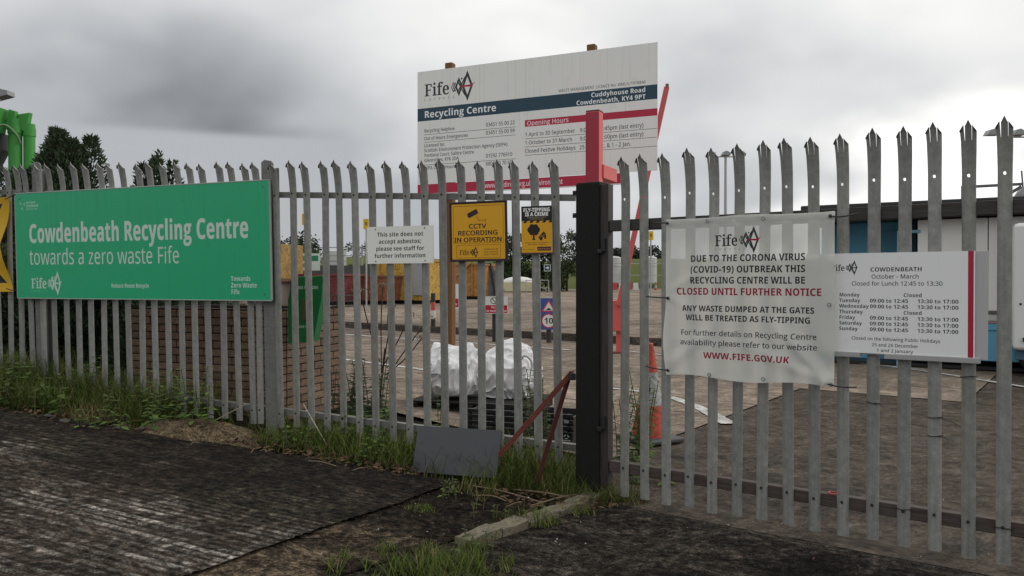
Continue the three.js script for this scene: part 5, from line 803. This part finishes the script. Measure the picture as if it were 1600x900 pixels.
tuft('dark grass tuft under the first gate pale', 0.78, 5.55, 0.13, 0.24, 300, 0.25);
tuft('low sparse tuft beside the kerb near the gate post', 0.42, 5.22, 0.1, 0.14, 160, 0.3);
// leafy weeds
function weed(name, label, X, Z, h, stems, ls, col, sd, base = 0, spread = 0.12) {
  seed = sd; const t = thing(name, label, 'plant', 'weeds round the fence'); t.position.set(X, H(X, Z) - 0.03 + base, -Z); const L = new Leaves(), gs = [];
  for (let k = 0; k < stems; k++) { const bx0 = R(-spread, spread), bz = R(-spread, spread), tx = bx0 + R(-0.12, 0.12) * h, tz = bz + R(-0.12, 0.12) * h, hh = h * R(0.6, 1); const c = new THREE.CatmullRomCurve3([new THREE.Vector3(bx0, 0, bz), new THREE.Vector3(mix(bx0, tx, 0.3), hh * 0.5, mix(bz, tz, 0.3)), new THREE.Vector3(tx, hh, tz)]); gs.push(new THREE.TubeGeometry(c, 10, 0.0035, 5)); const n = Math.round(hh / 0.045); for (let i = 1; i <= n; i++) { const q = c.getPoint(i / n), a = i * 1.57 + k; for (const s of [0, Math.PI]) { const d = new THREE.Vector3(Math.cos(a + s), R(-0.3, 0.3), Math.sin(a + s)).normalize(); const sc = ls * R(0.7, 1.2) * (1 - 0.55 * i / n), kk = R(0.6, 1.3); L.add(q.x, q.y, q.z, d, new THREE.Vector3(0, 1, 0.2).normalize(), sc, sc * 0.55, [col[0] * kk, col[1] * kk, col[2] * kk]); } } }
  obj('stems', gs, mat(0.07, 0.075, 0.03, 0.8), t); obj('leaves', L.geo(), LM, t);
}
const gr = [0.078, 0.125, 0.03];
weed('nettle_clump', 'tall nettles behind the gate just right of the black post', 0.98, 6.5, 0.85, 16, 0.09, gr, 501);
weed('nettle_clump', 'nettles behind the fence left of the black post', 0.2, 6.7, 0.82, 16, 0.09, [0.055, 0.075, 0.03], 502);
weed('nettle_clump', 'single nettle stem before the left bulk bag', -0.62, 7.0, 0.7, 2, 0.08, gr, 503, 0, 0.03);
weed('nettle_clump', 'dark leafy weeds behind the fence right of the brick enclosure', -1.38, 7.3, 0.66, 26, 0.12, [0.045, 0.07, 0.028], 504, 0, 0.22);
weed('dock_weed', 'broad leaved weeds at the fence foot below the brick enclosure', -1.15, 6.75, 0.35, 7, 0.13, gr, 505, 0, 0.25);
weed('dock_weed', 'leafy weeds sprouting beside the leaning sheet on its left', -1.0, 6.18, 0.28, 6, 0.09, gr, 506, 0, 0.16);
weed('dock_weed', 'broad leaved weeds under the left part of the green sign', -4.15, 7.1, 0.5, 9, 0.14, [0.06, 0.09, 0.024], 507, 0, 0.35);
weed('dock_weed', 'leafy weeds in front of the brick, under the green sign', -2.75, 6.72, 0.55, 10, 0.11, gr, 508, 0, 0.3);
weed('dock_weed', 'low round-leaved weeds left of the sandy mound', -3.25, 6.85, 0.3, 8, 0.12, [0.075, 0.11, 0.03], 509, 0, 0.25);
weed('dock_weed', 'small leafy weed at the base of the dry tuft', -0.38, 5.36, 0.13, 7, 0.055, gr, 510, 0.02, 0.1);
weed('dock_weed', 'leafy weeds between the rusty brace and the fence', -0.02, 6.15, 0.42, 7, 0.1, gr, 511, 0, 0.16);
weed('dock_weed', 'low leafy weeds behind the first gate pales', 1.05, 6.1, 0.3, 7, 0.1, [0.075, 0.11, 0.03], 512, 0, 0.16);
weed('dock_weed', 'greyish leafy weed at the near kerb end', -0.2, 4.35, 0.1, 8, 0.06, [0.07, 0.09, 0.035], 513, 0.02, 0.12);
weed('dock_weed', 'small sprawling weed on the path between joint and kerb', -0.15, 5.0, 0.09, 8, 0.05, [0.06, 0.08, 0.03], 514, 0.03, 0.12);
weed('dock_weed', 'low weed at the apron edge left of the sandy mound', -3.3, 6.35, 0.16, 9, 0.09, gr, 515, 0.02, 0.2);
weed('dock_weed', 'broad leaved weeds at the fence foot under the sign left corner', -5.0, 7.35, 0.42, 12, 0.14, gr, 516, 0, 0.35);
weed('dock_weed', 'leafy weeds on the right side of the sandy mound', -1.72, 6.4, 0.22, 8, 0.09, gr, 517, 0, 0.14);
{ // dead hogweed behind the fence
  seed = 520; const t = thing('dead_hogweed', 'bare dark branching dead weed behind the fence below the asbestos notice', 'plant'); const X = -1.28, Z = 7.7; t.position.set(X, H(X, Z), -Z); const V = (x, y, z) => new THREE.Vector3(x, y, z), m = mat(0.045, 0.035, 0.025, 0.9), gs = [tube([V(0, 0, 0), V(0.02, 0.35, 0), V(0.06, 0.7, 0)], 0.011, 10, 6)]; const umb = new Leaves();
  for (const [x, y, z] of [[-0.16, 1.25, 0.1], [0.02, 1.3, -0.1], [0.3, 1.02, 0.05], [0.48, 0.98, 0], [0.16, 1.1, 0.1], [0.42, 0.8, 0.1]]) { gs.push(tube([V(0.02 + x * 0.1, 0.4 + rnd() * 0.2, 0), V(x * 0.6, y * 0.75, z * 0.5), V(x, y, z)], 0.006, 12, 5)); for (let k = 0; k < 40; k++) { const a = R(0, 6.28), q = R(0.0, 0.09); umb.add(x + Math.cos(a) * q, y + R(-0.01, 0.03), z + Math.sin(a) * q, rdir(0.5), rdir(), 0.02, 0.014, [0.18, 0.17, 0.13]); } } obj('stems', gs, m, t); obj('seed_heads', umb.geo(), LM, t);
}
// ---------- litter on the ground ----------
{
  seed = 601; const st = (name, label, X, Z, a, b, c) => { const g = new THREE.IcosahedronGeometry(1, 2), p = g.attributes.position; for (let i = 0; i < p.count; i++) { const k = 1 + 0.5 * (fbm(p.getX(i) * 1.6 + X * 9, p.getY(i) * 1.6, p.getZ(i) * 1.6, 3) - 0.5); p.setXYZ(i, p.getX(i) * a * k, p.getY(i) * b * k, p.getZ(i) * c * k); } g.computeVertexNormals(); const m = obj(name, g, mat(0.13, 0.12, 0.1, 0.9, { map: grain })); m.position.set(X, H(X, Z) + b * 0.55, -Z); m.rotation.y = R(0, 3); tag(m, label, 'stone', 'broken stones by the verge'); };
  const S = (s, o) => fp(s, o); const q = [[-1.72, 0.78, 0.035, 0.02, 0.03, 'small pale stone left of the sandy mound'], [-1.48, 0.82, 0.07, 0.018, 0.04, 'flat grey stone fragment at the verge edge'], [-1.25, 0.8, 0.03, 0.016, 0.025, 'little broken stone between two flat fragments'], [-0.98, 0.72, 0.075, 0.018, 0.045, 'flat stone flake nearest the sandy mound'], [-0.86, 0.62, 0.03, 0.016, 0.03, 'small stone touching the sandy mound']];
  for (const [s, o, a, b, c, l] of q) { const [x, Z] = S(s, o); st('stone', l, x, Z, a, b, c); }
  // white specks, grit and dead leaves: uncountable
  const grit = new THREE.InstancedMesh(new THREE.IcosahedronGeometry(1, 0), new THREE.MeshStandardMaterial({ roughness: 0.9 }), 900), d = new THREE.Object3D(), c = new THREE.Color();
  for (let i = 0; i < 900; i++) { let x, Z; if (i < 420) { [x, Z] = uv2(R(0, 3.2), R(-2.6, 1.5)); } else if (i < 640) { [x, Z] = [R(-1.2, 0.6), R(4.0, 5.8)]; } else { x = R(-4.5, -0.3); Z = R(3.8, 6.5); } const k = rnd() < 0.14 ? R(0.35, 0.6) : R(0.04, 0.12), s = R(0.0012, 0.004) * (rnd() < 0.06 ? 2 : 1); d.position.set(x, H(x, Z) + 0.008 + s * 0.3, -Z); d.scale.set(s, s * 0.7, s * 1.3); d.rotation.set(R(0, 3), R(0, 3), 0); d.updateMatrix(); grit.setMatrixAt(i, d.matrix); grit.setColorAt(i, c.setRGB(k, k * 0.97, k * 0.9)); }
  grit.name = 'grit'; grit.userData = { label: 'scattered pale grit and specks over the forecourt', category: 'grit', kind: 'stuff' }; grit.castShadow = grit.receiveShadow = true; scene.add(grit);
  const L = new Leaves(); for (let i = 0; i < 1700; i++) { let x, Z; if (i >= 900) { const [a, b] = i < 1400 ? uv2(R(-0.3, 4.5), R(-1.6, 4.5)) : [R(-4, 0.3), R(4, 6.2)]; x = a; Z = b; if (rnd() < 0.3) continue; } else if (i < 420) { const [a, b] = fp(R(-0.05, 1.6), R(0.3, 0.62)); x = a; Z = b; } else if (i < 600) { const [a, b] = fp(R(-3.2, -0.9), R(0.6, 0.95)); x = a; Z = b; } else { x = R(-0.1, 0.75); Z = R(5.2, 5.75); } const k = R(0.4, 1.2), dr = rdir(); dr.y = Math.abs(dr.y) * 0.35; dr.normalize(); L.add(x, H(x, Z) + (i < 900 ? R(0.012, 0.03) : 0.01), -Z, dr, new THREE.Vector3(R(-0.4, 0.4), 1, R(-0.4, 0.4)).normalize(), (i < 900 ? R(0.02, 0.06) : R(0.008, 0.03)), (i < 900 ? R(0.01, 0.035) : R(0.006, 0.014)), [0.11 * k, 0.065 * k, 0.042 * k]); }
  const lm = obj('leaf_litter', L.geo(), LM); lm.userData = { label: 'brown dead leaves and stalks along the fence foot', category: 'leaves', kind: 'stuff' };
  const tw = []; const stick = (x0, Z0, x1, Z1, r, lift = 0.015) => { const a = P(x0, Z0, H(x0, Z0) + lift), b = P(x1, Z1, H(x1, Z1) + lift), m = a.clone().lerp(b, 0.5); m.y += 0.015; m.x += R(-0.03, 0.03); tw.push(tube([a, m, b], r, 10, 5)); };
  for (let i = 0; i < 36; i++) { let x, Z; if (i < 11) { x = R(-0.1, 0.55); Z = R(5.15, 5.65); } else { [x, Z] = fp(R(-1.4, 1.4), R(0.35, 0.75)); } const a = R(0, 6.28), l = R(0.05, 0.26); stick(x, Z, x + Math.cos(a) * l, Z + Math.sin(a) * l * 0.6, R(0.0015, 0.004)); }
  stick(0.0, 5.58, 0.5, 5.4, 0.006); stick(0.12, 5.2, 0.55, 5.62, 0.0055); stick(-0.3, 5.6, 0.2, 5.3, 0.005);
  const tm = obj('straw_stalks', tw, mat(0.17, 0.13, 0.075, 0.95)); tm.userData = { label: 'dry straw coloured stalks strewn in front of the fence', category: 'stalks', kind: 'stuff' };
  const cane = (label, a, b) => tag(obj('dead_cane', [bar(P(...a), P(...b), 0.007)], mat(0.36, 0.33, 0.24, 0.8)), label, 'cane', 'pale dead canes leaning on the fence');
  const q1 = fp(-0.72, 0.16), q2 = fp(-0.3, 0.03), q3 = fp(0.28, 0.03), q4 = fp(0.62, 0.2); cane('pale cane leaning by the sandy mound', [q1[0], q1[1], 0.24], [q2[0], q2[1], 0.47]); cane('pale cane leaning in the grass below the brick enclosure', [q4[0], q4[1], 0.22], [q3[0], q3[1], 0.5]);
}
scene.traverse(o => { if (o.isMesh) { o.castShadow = true; o.receiveShadow = true; } });
renderer.render(scene, camera);
